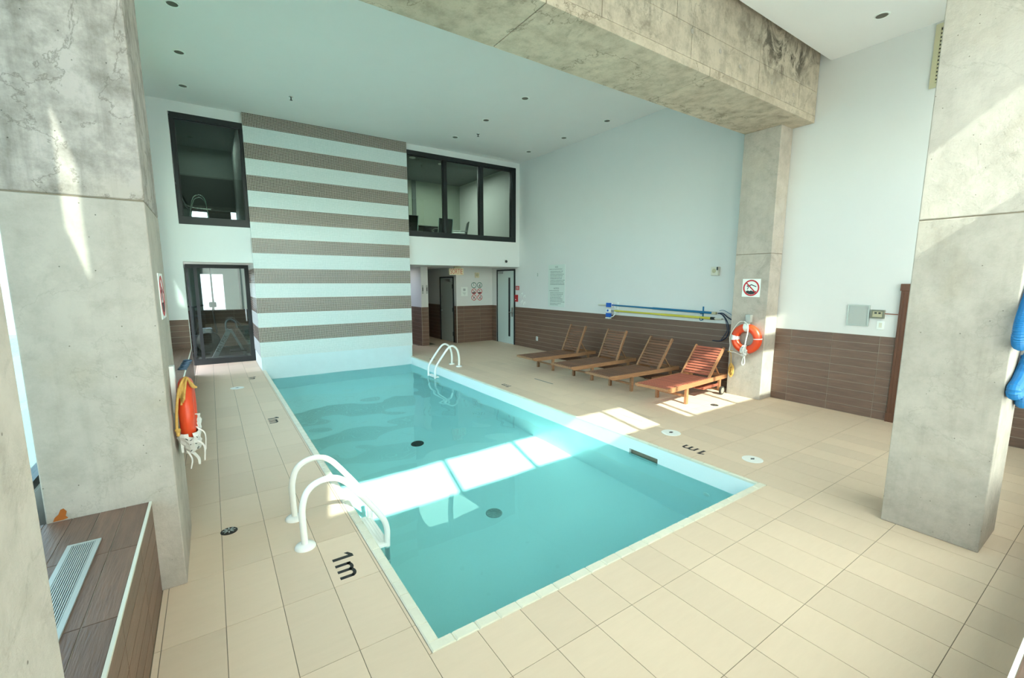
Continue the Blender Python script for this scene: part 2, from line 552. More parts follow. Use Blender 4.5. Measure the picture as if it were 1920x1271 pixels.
def smooth_path(pts, k=6):
    """Catmull-Rom through pts"""
    P = [Vector(p) for p in pts]; P = [P[0]*2-P[1]] + P + [P[-1]*2-P[-2]]
    out = []
    for i in range(1, len(P)-2):
        for j in range(k):
            t = j / k
            out.append(0.5*((2*P[i]) + (P[i+1]-P[i-1])*t + (2*P[i-1]-5*P[i]+4*P[i+1]-P[i+2])*t*t + (3*P[i]-P[i-1]-3*P[i+1]+P[i+2])*t**3))
    out.append(P[-2])
    return out

# ------------------------------------------------------------------ dimensions
W, L, H, HN = 3.127, 8.136, 4.82, 4.63
XR = 6.25            # right wall, face of the tiles
XL = -1.65           # left glass line
YF = -2.30           # window wall behind the camera
YB = 8.20            # upper back wall
YR = 9.60            # back of the recess
HR = 2.147           # underside of the upper floor
WZ = -0.185          # water level
PZ = -1.12           # pool floor

# ------------------------------------------------------------------ floor
fl = MB()
for a, b in (((XL-0.2, YF-0.2), (0.0, 13.2)), ((0.0, YF-0.2), (W, 0.0)), ((W, YF-0.2), (XR+0.2, 13.2)), ((0.0, L), (W, 13.2))):
    fl.box((a[0], a[1], -1.3), (b[0], b[1], -0.0022))
floor = struct('floor', fl, 'grout')
fwd = (cam.matrix_world.to_quaternion() @ Vector((0, 0, -1)))
rt = (cam.matrix_world.to_quaternion() @ Vector((1, 0, 0)))
up = (cam.matrix_world.to_quaternion() @ Vector((0, 1, 0)))
def view(p):
    v = Vector(p) - Vector(CAM); z = v.dot(fwd)
    if z < 0.05: return None
    return 960 + 828 * v.dot(rt) / z, 647.8 - 828 * v.dot(up) / z, z
PXT, PYT = 0.2625, 0.5265
cand = []
for i in range(-5, 26):
    for j in range(-4, 22):
        x0, y0 = -0.017 + PXT*i, 0.21 + PYT*j
        x1, y1 = x0 + PXT, y0 + PYT
        x0, x1 = max(x0, -1.095), min(x1, XR)
        y0c = max(y0, -1.62); y1c = min(y1, 9.57 if x1 <= 0.3 else 11.6)
        if x0 >= 3.13 and False: pass
        rects = []
        inx = x1 > 0.0 and x0 < W
        if inx and x0 < -0.001 and x1 > 0: pass
        if y0c >= y1c - 0.01 or x0 >= x1 - 0.01: continue
        # clip against the pool rectangle
        if not (x1 > 0 and x0 < W and y1c > 0 and y0c < L + 5):
            rects.append((x0, y0c, x1, y1c))
        else:
            if y0c < 0: rects.append((x0, y0c, x1, min(y1c, 0)))
            lo = max(y0c, 0)
            if lo < y1c:
                if x0 < 0: rects.append((x0, lo, 0.0, y1c))
                if x1 > W: rects.append((W, lo, x1, y1c))
        for r in rects:
            if r[2]-r[0] < 0.012 or r[3]-r[1] < 0.012: continue
            if YR < r[3] and (r[2] < 3.13 or r[0] > 5.05 or (r[0] < 4.2 and r[2] > 4.0 and r[1] > YR)): 
                if r[1] >= YR or r[2] < 3.13: continue
            q = [view((x, y, 0)) for x in (r[0], r[2]) for y in (r[1], r[3])]
            if any(p is None for p in q): ar = 0
            else:
                us, vs = [p[0] for p in q], [p[1] for p in q]
                vis = max(us) > 0 and min(us) < 1920 and max(vs) > 0 and min(vs) < 1271
                poly = [q[0], q[1], q[3], q[2]]
                ar = abs(sum(poly[k][0]*poly[(k+1)%4][1]-poly[(k+1)%4][0]*poly[k][1] for k in range(4)))/2 if vis else 0
            cand.append((ar, r))
cand.sort(key=lambda t: -t[0])
G = 0.0034
rest = MB()
for k, (ar, r) in enumerate(cand):
    if k < 296 and ar > 0:
        piece('floor_tile', ((r[0]+r[2])/2, (r[1]+r[3])/2, -0.005), (r[2]-r[0]-G, r[3]-r[1]-G, 0.010), 'deck', floor)
    else:
        rest.box((r[0]+G/2, r[1]+G/2, -0.010), (r[2]-G/2, r[3]-G/2, 0.0))
ro = rest.build('distant_floor_tiles', 'deck', floor); ro['kind'] = 'stuff'

# ------------------------------------------------------------------ walls
def tiles(parent, axis, face, u0, u1, z0, z1, joints, rows, m, inward=1, thick=0.010, name='wall_tile'):
    """tiles on a wall; axis 'x' = wall faces -X at x=face (u = y); axis 'y' = faces -Y at y=face (u = x)"""
    us = [u0] + [j for j in joints if u0 + 0.02 < j < u1 - 0.02] + [u1]
    h = (z1 - z0) / rows
    g0 = face + inward*0.0035
    if axis == 'x': box((g0, u0, z0), (face + inward*0.0095, u1, z1)).build('grout_bed', 'wallgrout', parent)
    else: box((u0, g0, z0), (u1, face + inward*0.0095, z1)).build('grout_bed', 'wallgrout', parent)
    for a, b in zip(us[:-1], us[1:]):
        for r in range(rows):
            zc = z0 + h * (r + 0.5)
            if axis == 'x':
                piece(name, (face + inward*thick/2, (a+b)/2, zc), (thick, b-a-0.005, h-0.005), 'brown', parent)
            else:
                piece(name, ((a+b)/2, face + inward*thick/2, zc), (b-a-0.005, thick, h-0.005), 'brownx', parent)

HW = 1.065
wr = MB()
XW = XR + 0.012
for a, b, c, d in ((YF, -0.86, 0, 5), (-0.86, -0.03, 1.66, 5), (-0.03, 8.40, 0, 5), (8.40, 9.30, 2.09, 5), (9.30, 13.2, 0, 5)):
    wr.box((XW, a, c), (XW + 0.2, b, d))
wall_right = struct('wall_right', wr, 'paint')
far_j = [8.287 - 0.5445*k for k in range(12)]
tiles(wall_right, 'x', XR, 2.0, 8.385, 0, HW, far_j, 10, 'brown')
tiles(wall_right, 'x', XR, 0.075, 1.48, 0, HW, [0.223, 0.743, 1.262], 10, 'brown')
tiles(wall_right, 'x', XR, YF, -0.95, 0, HW, [-1.2, -1.72], 10, 'brown')
tiles(wall_right, 'x', XR, 9.36, YR, 0, HW, [], 10, 'brown')

# upper back wall, left and right of the striped block
wb = MB()
for x0, x1, z0, z1 in ((XL, -1.1, 0, H), (-1.1, 0.0, HR-0.04, 2.765), (-1.1, -0.0, 4.641, H), (W, XR+0.2, HR, 2.796),
                       (W, XR+0.2, 4.692, H), (6.143, XR+0.2, 2.796, 4.692)):
    wb.box((x0, YB, z0), (x1, YB+0.15, z1))
wall_back = struct('wall_back', wb, 'paint_lit')
tiles(wall_back, 'y', YB-0.012, XL, -1.104, 0.544, HW, [], 5, 'brown')
struct('trim_2', box((-1.103, YB-0.014, 0.544), (-1.098, YB+0.0, HW)), 'white')

# recess under the upper floor
rb = box((5.06, YR, 0), (XR+0.2, YR+0.12, HR))
wall_recess = struct('wall_recess', rb, 'paint')
tiles(wall_recess, 'y', YR-0.010, 5.07, XR, 0, HW, [5.29, 5.83], 10, 'brownx')
rc = MB()
rc.box((5.06, 10.62, 0), (5.26, 13.2, HR)); rc.box((5.06, YR+0.12, 1.90), (5.26, 10.62, HR)); rc.box((5.06, YR+0.12, 0), (5.26, 9.76, HR))
wall_corridor = struct('wall_corridor', rc, 'paint')
tiles(wall_corridor, 'x', 5.05, YR-0.006, 9.738, 0, HW, [], 10, 'brown')
tiles(wall_corridor, 'x', 5.05, 10.64, 12.4, 0, HW, [11.2, 11.75], 10, 'brown')
pr_ = box((4.0, YR, 0), (4.2, 13.2, HR))
wall_pier = struct('wall_pier', pr_, 'paint')
tiles(wall_pier, 'y', YR-0.010, 4.0, 4.2, 0, HW, [], 10, 'brownx')
tiles(wall_pier, 'x', 3.99, YR-0.008, 12.4, 0, HW, [10.1, 10.64, 11.2, 11.75], 10, 'brown')
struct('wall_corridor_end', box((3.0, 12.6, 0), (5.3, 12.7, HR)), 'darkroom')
struct('ceiling_recess', MB().box((W, YB+0.15, HR), (XR+0.2, 13.2, HR+0.25)).box((-1.65, YB+0.15, HR-0.04), (0, 13.2, HR+0.2)), 'ceiling')

# striped block
struct_block = struct('wall_center', box((0.0, L+0.008, -1.3), (W, 9.72, H)), 'plaster')
zs = [0.265, 0.564, 0.857, 1.139, 1.435, 1.714, 2.002, 2.293, 2.577, 2.873, 3.151, 3.448, 3.726, 4.02, 4.30, 4.591, H]
for k in range(16):
    md = 'mosw' if k % 2 == 0 else 'mosd'
    sb = MB().box((-0.008, L, zs[k]), (W, L+0.008, zs[k+1]))
    sb.box((-0.008, L+0.008, zs[k]), (-0.0002, 9.55, zs[k+1]))
    sb.box((W+0.0002, L, zs[k]), (W+0.008, 9.7, zs[k+1]))
    o = sb.build('mosaic_band', md, struct_block)
    o['label'] = 'brown mosaic band with pale grout' if k % 2 else 'white mosaic band'

# ceilings
cb = MB()
cb.box((XL-0.2, 1.05, H), (XR+0.2, YB+0.2, H+0.3))
ceiling = struct('ceiling', cb, 'ceiling')
ceiling2 = struct('ceiling_near', box((XL-0.03, YF-0.2, HN), (XR+0.2, 1.087, HN+0.5)), 'ceiling')

# left wall: sill, header, glass between the columns
lw = MB()
lw.box((XL-0.12, YF, 0), (XL, YB, 0.56)); lw.box((XL-0.12, 0.0, 4.35), (XL, YB+0.1, 5.0)); lw.box((XL-0.03, YF, 4.35), (XL, 0.0, 5.0)); lw.box((XL-0.03, YF, 0.56), (XL, -0.93, 4.35)); lw.box((XL-0.03, -0.475, 0.56), (XL, 0.0, 4.35)); lw.box((XL-0.03, -0.93, 0.56), (XL, -0.475, 3.42)); lw.box((XL-0.03, -0.93, 4.10), (XL, -0.475, 4.35)); lw.box((XL-0.12, 7.2, 0.56), (XL, YB+0.1, 4.35))
wall_left = struct('wall_left', lw, 'paint')
def window_strip(name, ax, pos, u0, u1, z0, z1, mull, m='pane', fw=0.05, depth=0.07, midz=None):
    """glazing with black frame: ax 'x' -> plane x=pos, u=y ; ax 'y' -> plane y=pos, u=x"""
    f = MB()
    def bx(a, b, c, d):
        if ax == 'x': f.box((pos-depth/2, a, c), (pos+depth/2, b, d))
        else: f.box((a, pos-depth/2, c), (b, pos+depth/2, d))
    bx(u0, u1, z0, z0+fw); bx(u0, u1, z1-fw, z1)
    bx(u0, u0+fw, z0+fw, z1-fw); bx(u1-fw, u1, z0+fw, z1-fw)
    for q in mull: bx(q-fw/2, q+fw/2, z0+fw, z1-fw)
    if midz:
        for q in midz: bx(u0+fw, u1-fw, q-fw/2, q+fw/2)
    fo = f.build(name, 'black'); fo['kind'] = 'structure'
    us = [u0] + list(mull) + [u1]
    for a, b in zip(us[:-1], us[1:]):
        p = MB()
        if ax == 'x': p.box((pos-0.004, a+fw/2, z0+fw/2), (pos+0.004, b-fw/2, z1-fw/2))
        else: p.box((a+fw/2, pos-0.004, z0+fw/2), (b-fw/2, pos+0.004, z1-fw/2))
        p.build('window_pane', m, fo)
    return fo
window_strip('window_1', 'x', XL-0.05, 0.0, 7.2, 0.56, 4.35, [1.4, 2.6, 3.8, 5.0, 6.4], m='paneteal')

# window wall behind the camera: low glazing behind added blinds, clear band above, clerestory at the right
wf = MB()
X1, X2 = -1.0, 5.52
wf.box((XL-0.2, YF-0.1, 0), (XR+0.2, YF, 0.5))
wf.box((XL-0.2, YF-0.1, 0.5), (X1, YF, 5.0)); wf.box((X2, YF-0.1, 0.5), (XR+0.2, YF, 5.0))
wf.box((X1, YF-0.1, 3.02), (X2, YF, 3.14))
wf.box((X1, YF-0.1, 3.94), (4.45, YF, 5.0)); wf.box((4.45, YF-0.1, 3.94), (X2, YF, 4.06)); wf.box((4.45, YF-0.1, 4.44), (X2, YF, 5.0))
wall_front = struct('wall_front', wf, 'paint')
window_strip("window_7", "x", XL-0.015, -0.93, -0.475, 3.42, 4.10, [], fw=0.008, depth=0.02)
ml = [0.44, 1.51, 2.56, 3.64, 4.66]
win2 = window_strip('window_2', 'y', YF-0.05, X1, X2, 0.5, 3.02, ml)
xs_ = [X1] + ml + [X2]
for a, b in zip(xs_[:-1], xs_[1:]):
    MB().add([(a, YF+0.012, 0.5), (b, YF+0.012, 0.5), (b, YF+0.012, 3.10), (a, YF+0.012, 3.10)], [(0, 1, 2, 3)]).build('added_blind', 'blind', win2)  # unseen sheet added to spread diffuse sunlight over the near deck
window_strip('window_3', 'y', YF-0.05, X1, X2, 3.14, 3.94, ml, fw=0.045)
window_strip('window_4', 'y', YF-0.05, 4.45, X2, 4.06, 4.44, [4.70], fw=0.035)
sun_block = MB()  # unseen blocker added to shade left windows, slits shaped for sun strips
sun_block.box((-3.10, -1.42, -3), (-1.86, -1.30, 10.4)); sun_block.box((-1.86, -1.42, -3), (-1.70, -1.30, 3.6)); sun_block.box((-1.86, -1.42, 4.95), (-1.70, -1.30, 10.4))
sun_block.box((-4.4, -1.42, -3), (-3.22, -1.30, 10.4)); sun_block.box((-3.22, -1.42, -3), (-3.10, -1.30, 9.1)); sun_block.box((-3.22, -1.42, 9.9), (-3.10, -1.30, 10.4))
struct('wall_added_sun_block', sun_block, 'extwall')
struct('wall_roof_slab', MB().box((XL-0.4, 1.0, 5.0), (XR+0.4, 13.4, 5.2)).box((XL-0.1, YF-0.2, 5.0), (XR+0.4, 1.0, 5.2)), 'extwall')
struct('ground', MB().box((-60, -60, -3.4), (60, 60, -3.3)), 'farground')
tag(MB().box((-9, -14, -3.3), (-1.9, 12, -3.25)).build('lawn', 'lawn'), 'green lawn outside below the left windows', 'lawn', kind='stuff')

# ------------------------------------------------------------------ pool
pool = thing('swimming_pool', 'rectangular indoor pool of turquoise water with pale coping', 'pool', (0, 0, 0))
bs = MB()
bs.box((0.0, 0.0, -1.29), (W, L, PZ))
bs.box((0.0, 0.0, PZ), (0.06, L, -0.012)); 
bs.box((0.06, 0.0, PZ), (3.09, 0.06, -0.012))
# right side with the skimmer mouth
bs.box((3.09, 0.0, PZ), (3.12, 1.10, -0.012)); bs.box((3.09, 1.49, PZ), (3.12, L, -0.012))
bs.box((3.09, 1.10, PZ), (3.12, 1.49, -0.245)); bs.box((3.09, 1.10, -0.135), (3.12, 1.49, -0.012))
basin = bs.build('basin', 'basin', pool)
endp = box((0.06, L-0.004, PZ), (3.09, L+0.004, 0.265)).build('end_wall', 'plaster', pool)
endp['label'] = 'smooth pale blue plaster under the striped wall'
# water
nx, ny = 120, 320
x0, x1, y0, y1 = 0.061, 3.119, 0.061, L-0.005
wv = []
def hgt(x, y):
    a = 0.25 + 0.75 * min(1, max(0, (y - 1.0) / 3.5))
    s = 0
    for (kx, ky, p, am) in ((7.3, 11.1, .3, 1), (-9.4, 8.2, 1.9, .8), (15.7, 5.1, 4.2, .42), (-4.1, 17.3, 2.2, .5), (21.3, -13.7, 0.8, .22), (3.1, -6.2, 5.0, 1.0), (12.9, 23.1, 3.3, .18), (-27, 9, 1.1, .12)):
        s += am * math.sin(kx*x*0.9 + ky*y*0.75 + p + 0.9*math.sin(1.3*y + 0.7*x*kx*0.1))
    return s * 0.00085 * a
for j in range(ny+1):
    for i in range(nx+1):
        x, y = x0+(x1-x0)*i/nx, y0+(y1-y0)*j/ny
        wv.append((x, y, WZ + hgt(x, y)))
wf_ = [(j*(nx+1)+i, j*(nx+1)+i+1, (j+1)*(nx+1)+i+1, (j+1)*(nx+1)+i) for j in range(ny) for i in range(nx)]
wme = bpy.data.meshes.new('water'); wme.from_pydata(wv, [], wf_); wme.materials.append(M['water'])
wme.polygons.foreach_set('use_smooth', [True]*len(wme.polygons)); wme.update()
water = bpy.data.objects.new('water', wme); COL.objects.link(water); water.parent = pool
try:
    water.cycles.is_caustics_caster = True
    basin.cycles.is_caustics_receiver = True
    endp.cycles.is_caustics_receiver = True
except Exception: pass
# coping
def coping(c, s):
    key = ('coping', round(s[0], 3), round(s[1], 3))
    if key not in _tm:
        mb = MB(); hx, hy = s[0]/2, s[1]/2; e = 0.008
        vs = [(-hx,-hy,-0.018),(hx,-hy,-0.018),(hx,hy,-0.018),(-hx,hy,-0.018),(-hx,-hy,0),(hx,-hy,0),(hx,hy,0),(-hx,hy,0),
              (-hx+e,-hy+e*.3,0.006),(hx-e,-hy+e*.3,0.006),(hx-e,hy-e*.3,0.006),(-hx+e,hy-e*.3,0.006)]
        mb.add(vs, [(0,3,2,1),(0,1,5,4),(1,2,6,5),(2,3,7,6),(3,0,4,7),(4,5,9,8),(5,6,10,9),(6,7,11,10),(7,4,8,11),(8,9,10,11)])
        _tm[key] = mb.mesh('coping_tile', 'coping')
    o = bpy.data.objects.new('coping_tile', _tm[key]); COL.objects.link(o); o.parent = pool; o.location = c
n = 62; st = (L-0.06)/n
for k in range(n):
    coping((0.031, 0.06+st*(k+0.5), 0.0), (0.058, st-0.002, 0))
    coping((W-0.020, 0.06+st*(k+0.5), 0.0), (0.036, st-0.002, 0))
n = 24; st = (W-0.0)/n
for k in range(n):
    coping((st*(k+0.5), 0.030, 0.0), (st-0.002, 0.058, 0))
# skimmer niche, drains, jet
sk = MB()
sk.box((3.12, 1.10, -0.245), (3.21, 1.49, -0.235)); sk.box((3.12, 1.10, -0.145), (3.21, 1.49, -0.135))
sk.box((3.12, 1.09, -0.245), (3.30, 1.10, -0.135)); sk.box((3.12, 1.49, -0.245), (3.30, 1.50, -0.135)); sk.box((3.20, 1.10, -0.24), (3.21, 1.49, -0.14))
sk.build('skimmer_mouth', 'basin', pool)
jt = MB().lathe([(0.035, 0), (0.035, -0.012), (0.018, -0.02)], (3.09, 0.52, -0.43), 20, 'x').build('return_jet', 'white', pool, smooth=True)
dr = MB().lathe([(0.085, 0), (0.085, 0.008), (0.078, 0.014), (0.0, 0.016)], (1.525, 1.905, PZ), 28)
for k in range(10):
    a = 2*PI*k/10
    dr.beam((1.525+0.02*math.cos(a), 1.905+0.02*math.sin(a), PZ+0.018), (1.525+0.072*math.cos(a), 1.905+0.072*math.sin(a), PZ+0.018), 0.010, 0.006)
dr.build('floor_drain', 'greymetal', pool)
bd = MB().lathe([(0.092, 0), (0.092, 0.006), (0.0, 0.008)], (1.53, 3.965, PZ), 28).build('drain_cover', 'ink', pool)
bd['label'] = 'black drain cover on the pool floor'

# ------------------------------------------------------------------ concrete columns and beam
def column(label, x0, x1, y0, y1, zj, ztop, up_, low):
    t = thing('concrete_column', label, 'column', ((x0+x1)/2, (y0+y1)/2, 0))
    box((x0, y0, 0), (x1, y1, zj-0.004)).build('lower_pour', low, t, bevel=0.006)
    box((x0+0.003, y0+0.003, zj-0.004), (x1-0.003, y1-0.003, zj+0.002)).build('cold_joint', 'grout', t)
    box((x0, y0, zj+0.002), (x1, y1, ztop)).build('upper_pour', up_, t, bevel=0.006)
    return t
colA = column('massive stained concrete column at left carrying the near end of the beam, lifebuoy on its side', -1.509, -0.981, 1.256, 2.004, 2.155, 3.885, 'concA', 'concB')
column('blurred concrete column closest to the camera, at the lower left edge', -1.52, -1.0, -1.264, -0.755, 2.155, HN, 'concA', 'concB')
column('concrete column on the right wall holding the no-diving sign and lifebuoy', 5.93, XR+0.004, 1.481, 1.998, 2.155, 3.885, 'concQ', 'concQ')
column('large free-standing concrete column in the right foreground crossed by sunlight', 3.258, 3.735, -1.264, -0.755, 2.155, HN, 'concQ', 'concB')
_pts = [(-1.484, 0.546), (-1.476, 0.566), (-1.462, 0.578), (-1.452, 0.602), (-1.440, 0.606), (-1.430, 0.588), (-1.436, 0.566), (-1.428, 0.552), (-1.446, 0.547)]
tag(MB().prism(_pts, lambda p: (p[0], 1.2558, p[1]), lambda p: (p[0], 1.2545, p[1])).build('rust_stain', 'rust'), 'small orange rust stain low on the left column above the tiled ledge', 'stain')

beam = thing('concrete_beam', 'deep weathered concrete beam crossing the hall under the ceiling', 'beam', (2.4, 1.6, 3.885))
segs = [-1.6, 1.60, 3.79, 4.75, XR-0.002]
bj = [-1.6, 1.60, 3.79, XR+0.004]
for a, b in zip(bj[:-1], bj[1:]):
    box((a+0.004, 1.212, 3.885), (b-0.004, 1.998, 3.97)).build('soffit_panel', 'concD', beam, bevel=0.004)
fj = [-1.6, 0.4, 2.2, 3.45, 4.75, 5.75, XR+0.004]
for a, b in zip(fj[:-1], fj[1:]):
    box((a+0.003, 1.212, 3.972), (b-0.003, 1.95, 4.27)).build('lower_face_panel', 'concC', beam, bevel=0.003)
for a, b in zip(bj[:-1], bj[1:]):
    pass
for a, b in zip([-1.6, 1.2, 3.2, 4.75], [1.2, 3.2, 4.75, XR+0.004]):
    box((a+0.003, 1.212, 4.273), (b-0.003, 1.95, H)).build('upper_face_panel', 'concC', beam, bevel=0.003)
box((-1.6, 1.22, 3.9), (XR, 1.99, H)).build('core', 'grout', beam)
for (x, z) in ((2.62, 4.33), (3.45, 4.22), (3.95, 4.17), (4.35, 4.12), (5.05, 4.12), (5.6, 4.1)):
    MB().lathe([(0.024, 0), (0.024, -0.003), (0.012, -0.001)], (x, 1.212, z), 16, 'y').build('tie_hole', 'concB', beam)

# ------------------------------------------------------------------ tiled ledges
def ledge(label, y0, y1, front_rows=5):
    t = thing('tiled_ledge', label, 'ledge', (-1.37, (y0+y1)/2, 0))
    box((XL+0.001, y0+0.004, 0), (-1.1015, y1-0.004, 0.5405)).build('core', 'wallgrout', t)
    js = sorted(set([y0, y1] + [0.238+0.5325*k for k in range(-6, 17) if y0+0.03 < 0.238+0.5325*k < y1-0.03]))
    xs = [-1.107, -1.205, -1.307, -1.41, -1.513, -1.615]
    for a, b in zip(js[:-1], js[1:]):
        for k in range(5):
            piece('top_tile', ((xs[k]+xs[k+1])/2, (a+b)/2, 0.539), (xs[k]-xs[k+1]-0.004, b-a-0.004, 0.010), 'brown', t)
        for r in range(front_rows):
            h = 0.532/front_rows
            piece('front_tile', (-1.102, (a+b)/2, h*(r+0.5)), (0.010, b-a-0.004, h-0.004), 'brown', t)
    box((-1.107, y0, 0.5345), (-1.095, y1, 0.546)).build('edge_trim', 'offwhite', t)
    return t
ledge('brown tiled ledge with a slotted air grille in the left foreground', -0.753, 1.254)
ledge('brown tiled ledge running along the left wall behind the left column', 2.006, YB-0.014)
t = thing('tiled_ledge', 'brown tiled ledge with white edge trim cut off at the lower right corner', 'ledge', (2.5, -1.95, 0))
box((-0.97, YF+0.014, 0), (XR-0.01, -1.632, 0.5405)).build('core', 'wallgrout', t)
for k in range(14):
    for r in range(5):
        piece('top_tile', (-0.97+0.515*(k+0.5), -1.632-0.104*(r+0.5), 0.539), (0.511, 0.100, 0.010), 'brownx', t)
box((-0.97, -1.632, 0.5345), (XR-0.01, -1.620, 0.546)).build('edge_trim', 'white', t)

gr = thing('air_grille', 'pale metal slotted grille let into the near tiled ledge', 'grille', (-1.309, 0.3, 0.546))
g = MB(); gx0, gx1, gy0, gy1 = -1.368, -1.252, -0.55, 0.922
for a, b in (((gx0, gy0), (gx0+0.018, gy1)), ((gx1-0.018, gy0), (gx1, gy1)), ((gx0+0.018, gy0), (gx1-0.018, gy0+0.014)), ((gx0+0.018, gy1-0.014), (gx1-0.018, gy1))):
    g.box((a[0], a[1], 0.5445), (b[0], b[1], 0.552))
g.build('rim', 'greenmetal', gr)
box((gx0+0.018, gy0+0.01, 0.5445), (gx1-0.018, gy1-0.01, 0.5455)).build('dark_slot', 'ink', gr)
for k in range(11):
    x = gx0+0.018 + (gx1-gx0-0.036)*(k+0.5)/11
    piece('slat', (x, (gy0+gy1)/2, 0.5485), (0.0038, gy1-gy0-0.03, 0.005), 'greenmetal', gr)

# ------------------------------------------------------------------ upper windows and rooms
def framed_window(name, x0, x1, z0, z1, divs, bot, top, side, m):
    f = MB(); y0, y1 = YB-0.006, YB+0.10
    f.box((x0, y0, z0), (x1, y1, z0+bot)); f.box((x0, y0, z1-top), (x1, y1, z1))
    f.box((x0, y0, z0+bot), (x0+side[0], y1, z1-top)); f.box((x1-side[1], y0, z0+bot), (x1, y1, z1-top))
    for a, b in divs: f.box((a, y0, z0+bot), (b, y1, z1-top))
    fo = f.build(name, 'black', bevel=0.003); fo['kind'] = 'structure'
    us = [x0+side[0]] + [q for ab in divs for q in ab] + [x1-side[1]]
    for k in range(0, len(us), 2):
        box((us[k], YB+0.05, z0+bot), (us[k+1], YB+0.056, z1-top)).build('window_pane', m, fo)
        e = 0.012; g_ = MB()
        g_.box((us[k], YB+0.03, z0+bot), (us[k]+e, YB+0.05, z1-top)); g_.box((us[k+1]-e, YB+0.03, z0+bot), (us[k+1], YB+0.05, z1-top))
        g_.box((us[k]+e, YB+0.03, z1-top-e), (us[k+1]-e, YB+0.05, z1-top))
        g_.build('glazing_bead', 'black', fo)
    return fo
framed_window('window_5', -1.085, 0.0-0.009, 2.765, 4.641, [], 0.135, 0.10, (0.058, 0.05), 'paneroom')
framed_window('window_6', 3.138, 6.143, 2.796, 4.692, [(4.05, 4.145), (5.035, 5.148)], 0.125, 0.10, (0.03, 0.14), 'paneroom')
# upstairs rooms
ur = MB()
ur.box((W, 11.6, 2.5), (6.45, 11.7, H))
ur.box((6.43, YB+0.15, 2.5), (6.5, 11.6, H)); ur.box((W-0.0, YB+0.15, 2.6), (W+0.05, 11.6, H))
wall_room = struct('wall_upper_room', ur, 'roomwall')
struct('floor_upper_room', MB().box((W, YB+0.15, 2.40), (6.45, 11.7, 2.5)).box((XL, YB+0.15, 2.36), (0, 11.7, 2.5)), 'roomfloor')
struct('ceiling_upper_room', box((XL, YB+0.15, H), (6.6, 13.2, H+0.15)), 'roomgrey')
ul = MB()
ul.box((XL, 11.2, 3.42), (0.0, 11.3, H)); ul.box((XL, 11.2, 2.5), (-0.95, 11.3, 3.42))
ul.box((-0.06, YB+0.15, 2.5), (0.0, 11.3, H)); ul.box((XL-0.1, YB+0.15, 2.5), (XL, 11.3, H))
struct('wall_upper_lounge', ul, 'roomgrey')
struct('trim_3', box((XL, 11.185, 3.42), (-0.07, 11.199, 4.16)), 'darkslate')
struct('trim_4', box((-0.30, 11.17, 2.5), (-0.27, 11.2, 3.42)), 'black')
struct('trim_5', box((4.62, 11.56, 2.5), (4.74, 11.6, H)), 'roomgrey')
# door in the meeting room
dd = box((6.40, 9.55, 2.5), (6.43, 10.35, 4.42)).build('door_5', 'roomwall'); dd['kind'] = 'structure'
fr = MB(); fr.box((6.385, 9.48, 2.5), (6.43, 9.55, 4.50)); fr.box((6.385, 10.35, 2.5), (6.43, 10.42, 4.50)); fr.box((6.385, 9.55, 4.42), (6.43, 10.35, 4.50))
fr.build('frame', 'black', dd)
box((6.392, 9.78, 2.75), (6.40, 9.86, 4.15)).build('glass_slot', 'ink', dd)
MB().lathe([(0.02, 0), (0.02, -0.05)], (6.40, 9.64, 3.42), 12, 'x').build('door_handle', 'steel', dd)
for (x, y, lb) in ((3.7, 9.2, 'leftmost downlight inside the right upper window'), (4.55, 9.35, 'round downlight behind the middle pane of the right upper window')):
    o = thing('ceiling_light', lb, 'light', (x, y, H))
    MB().lathe([(0.08, 0), (0.08, -0.012), (0.05, -0.015)], (x, y, H), 20).build('trim_ring', 'white', o)
    MB().lathe([(0.048, -0.014), (0.02, -0.03)], (x, y, H), 16).build('bulb', 'white', o)

def office_chair(name, label, loc, rz, group=None):
    t = thing(name, label, 'chair', loc, group, rz)
    s = MB(); s.box((-0.2, -0.2, 0.37), (0.2, 0.2, 0.43)); s.build('seat', 'chairdark', t, bevel=0.02, local=True)
    b = MB(); b.beam((0, 0.20, 0.42), (0, 0.29, 0.86), 0.38, 0.03, (0, 1, 0)); b.build('backrest', 'chairdark', t, bevel=0.012, local=True)
    for sx in (-1, 1):
        MB().tube(smooth_path([(0.2*sx, 0.24, 0.60), (0.215*sx, 0.05, 0.60), (0.215*sx, -0.19, 0.56), (0.2*sx, -0.2, 0.3), (0.2*sx, -0.22, 0.0)], 4), 0.012, 8).build('leg', 'chrome', t, smooth=True, local=True)
        MB().tube([(0.195*sx, 0.30, 0.86), (0.2*sx, 0.22, 0.42), (0.2*sx, 0.24, 0.0)], 0.012, 8).build('leg', 'chrome', t, smooth=True, local=True)
    return t
ch = office_chair('office_chair', 'dark chrome-framed chair behind the middle pane, its back to the glass', (4.42, 9.15, 2.5), PI)
dup(ch, (3.46, 9.1, 2.5), PI*0.98, 'dark chrome-framed chair at the left edge of the right upper window')
dup(ch, (5.0, 9.35, 2.5), -PI*0.62, 'dark chair angled sideways at the right end of the upstairs table')
tb = thing('meeting_table', 'dark table upstairs behind the left pane of the right window', 'table', (3.95, 9.7, 2.5))
box((3.35, 9.3, 3.16), (4.65, 10.2, 3.20)).build('tabletop', 'tabledark', tb, bevel=0.004)
for (x, y) in ((3.5, 9.4), (4.45, 9.4), (3.5, 10.1), (4.45, 10.1)):
    box((x-0.12, y-0.02, 2.5), (x+0.12, y+0.02, 3.16)).build('leg', 'tabledark', tb)

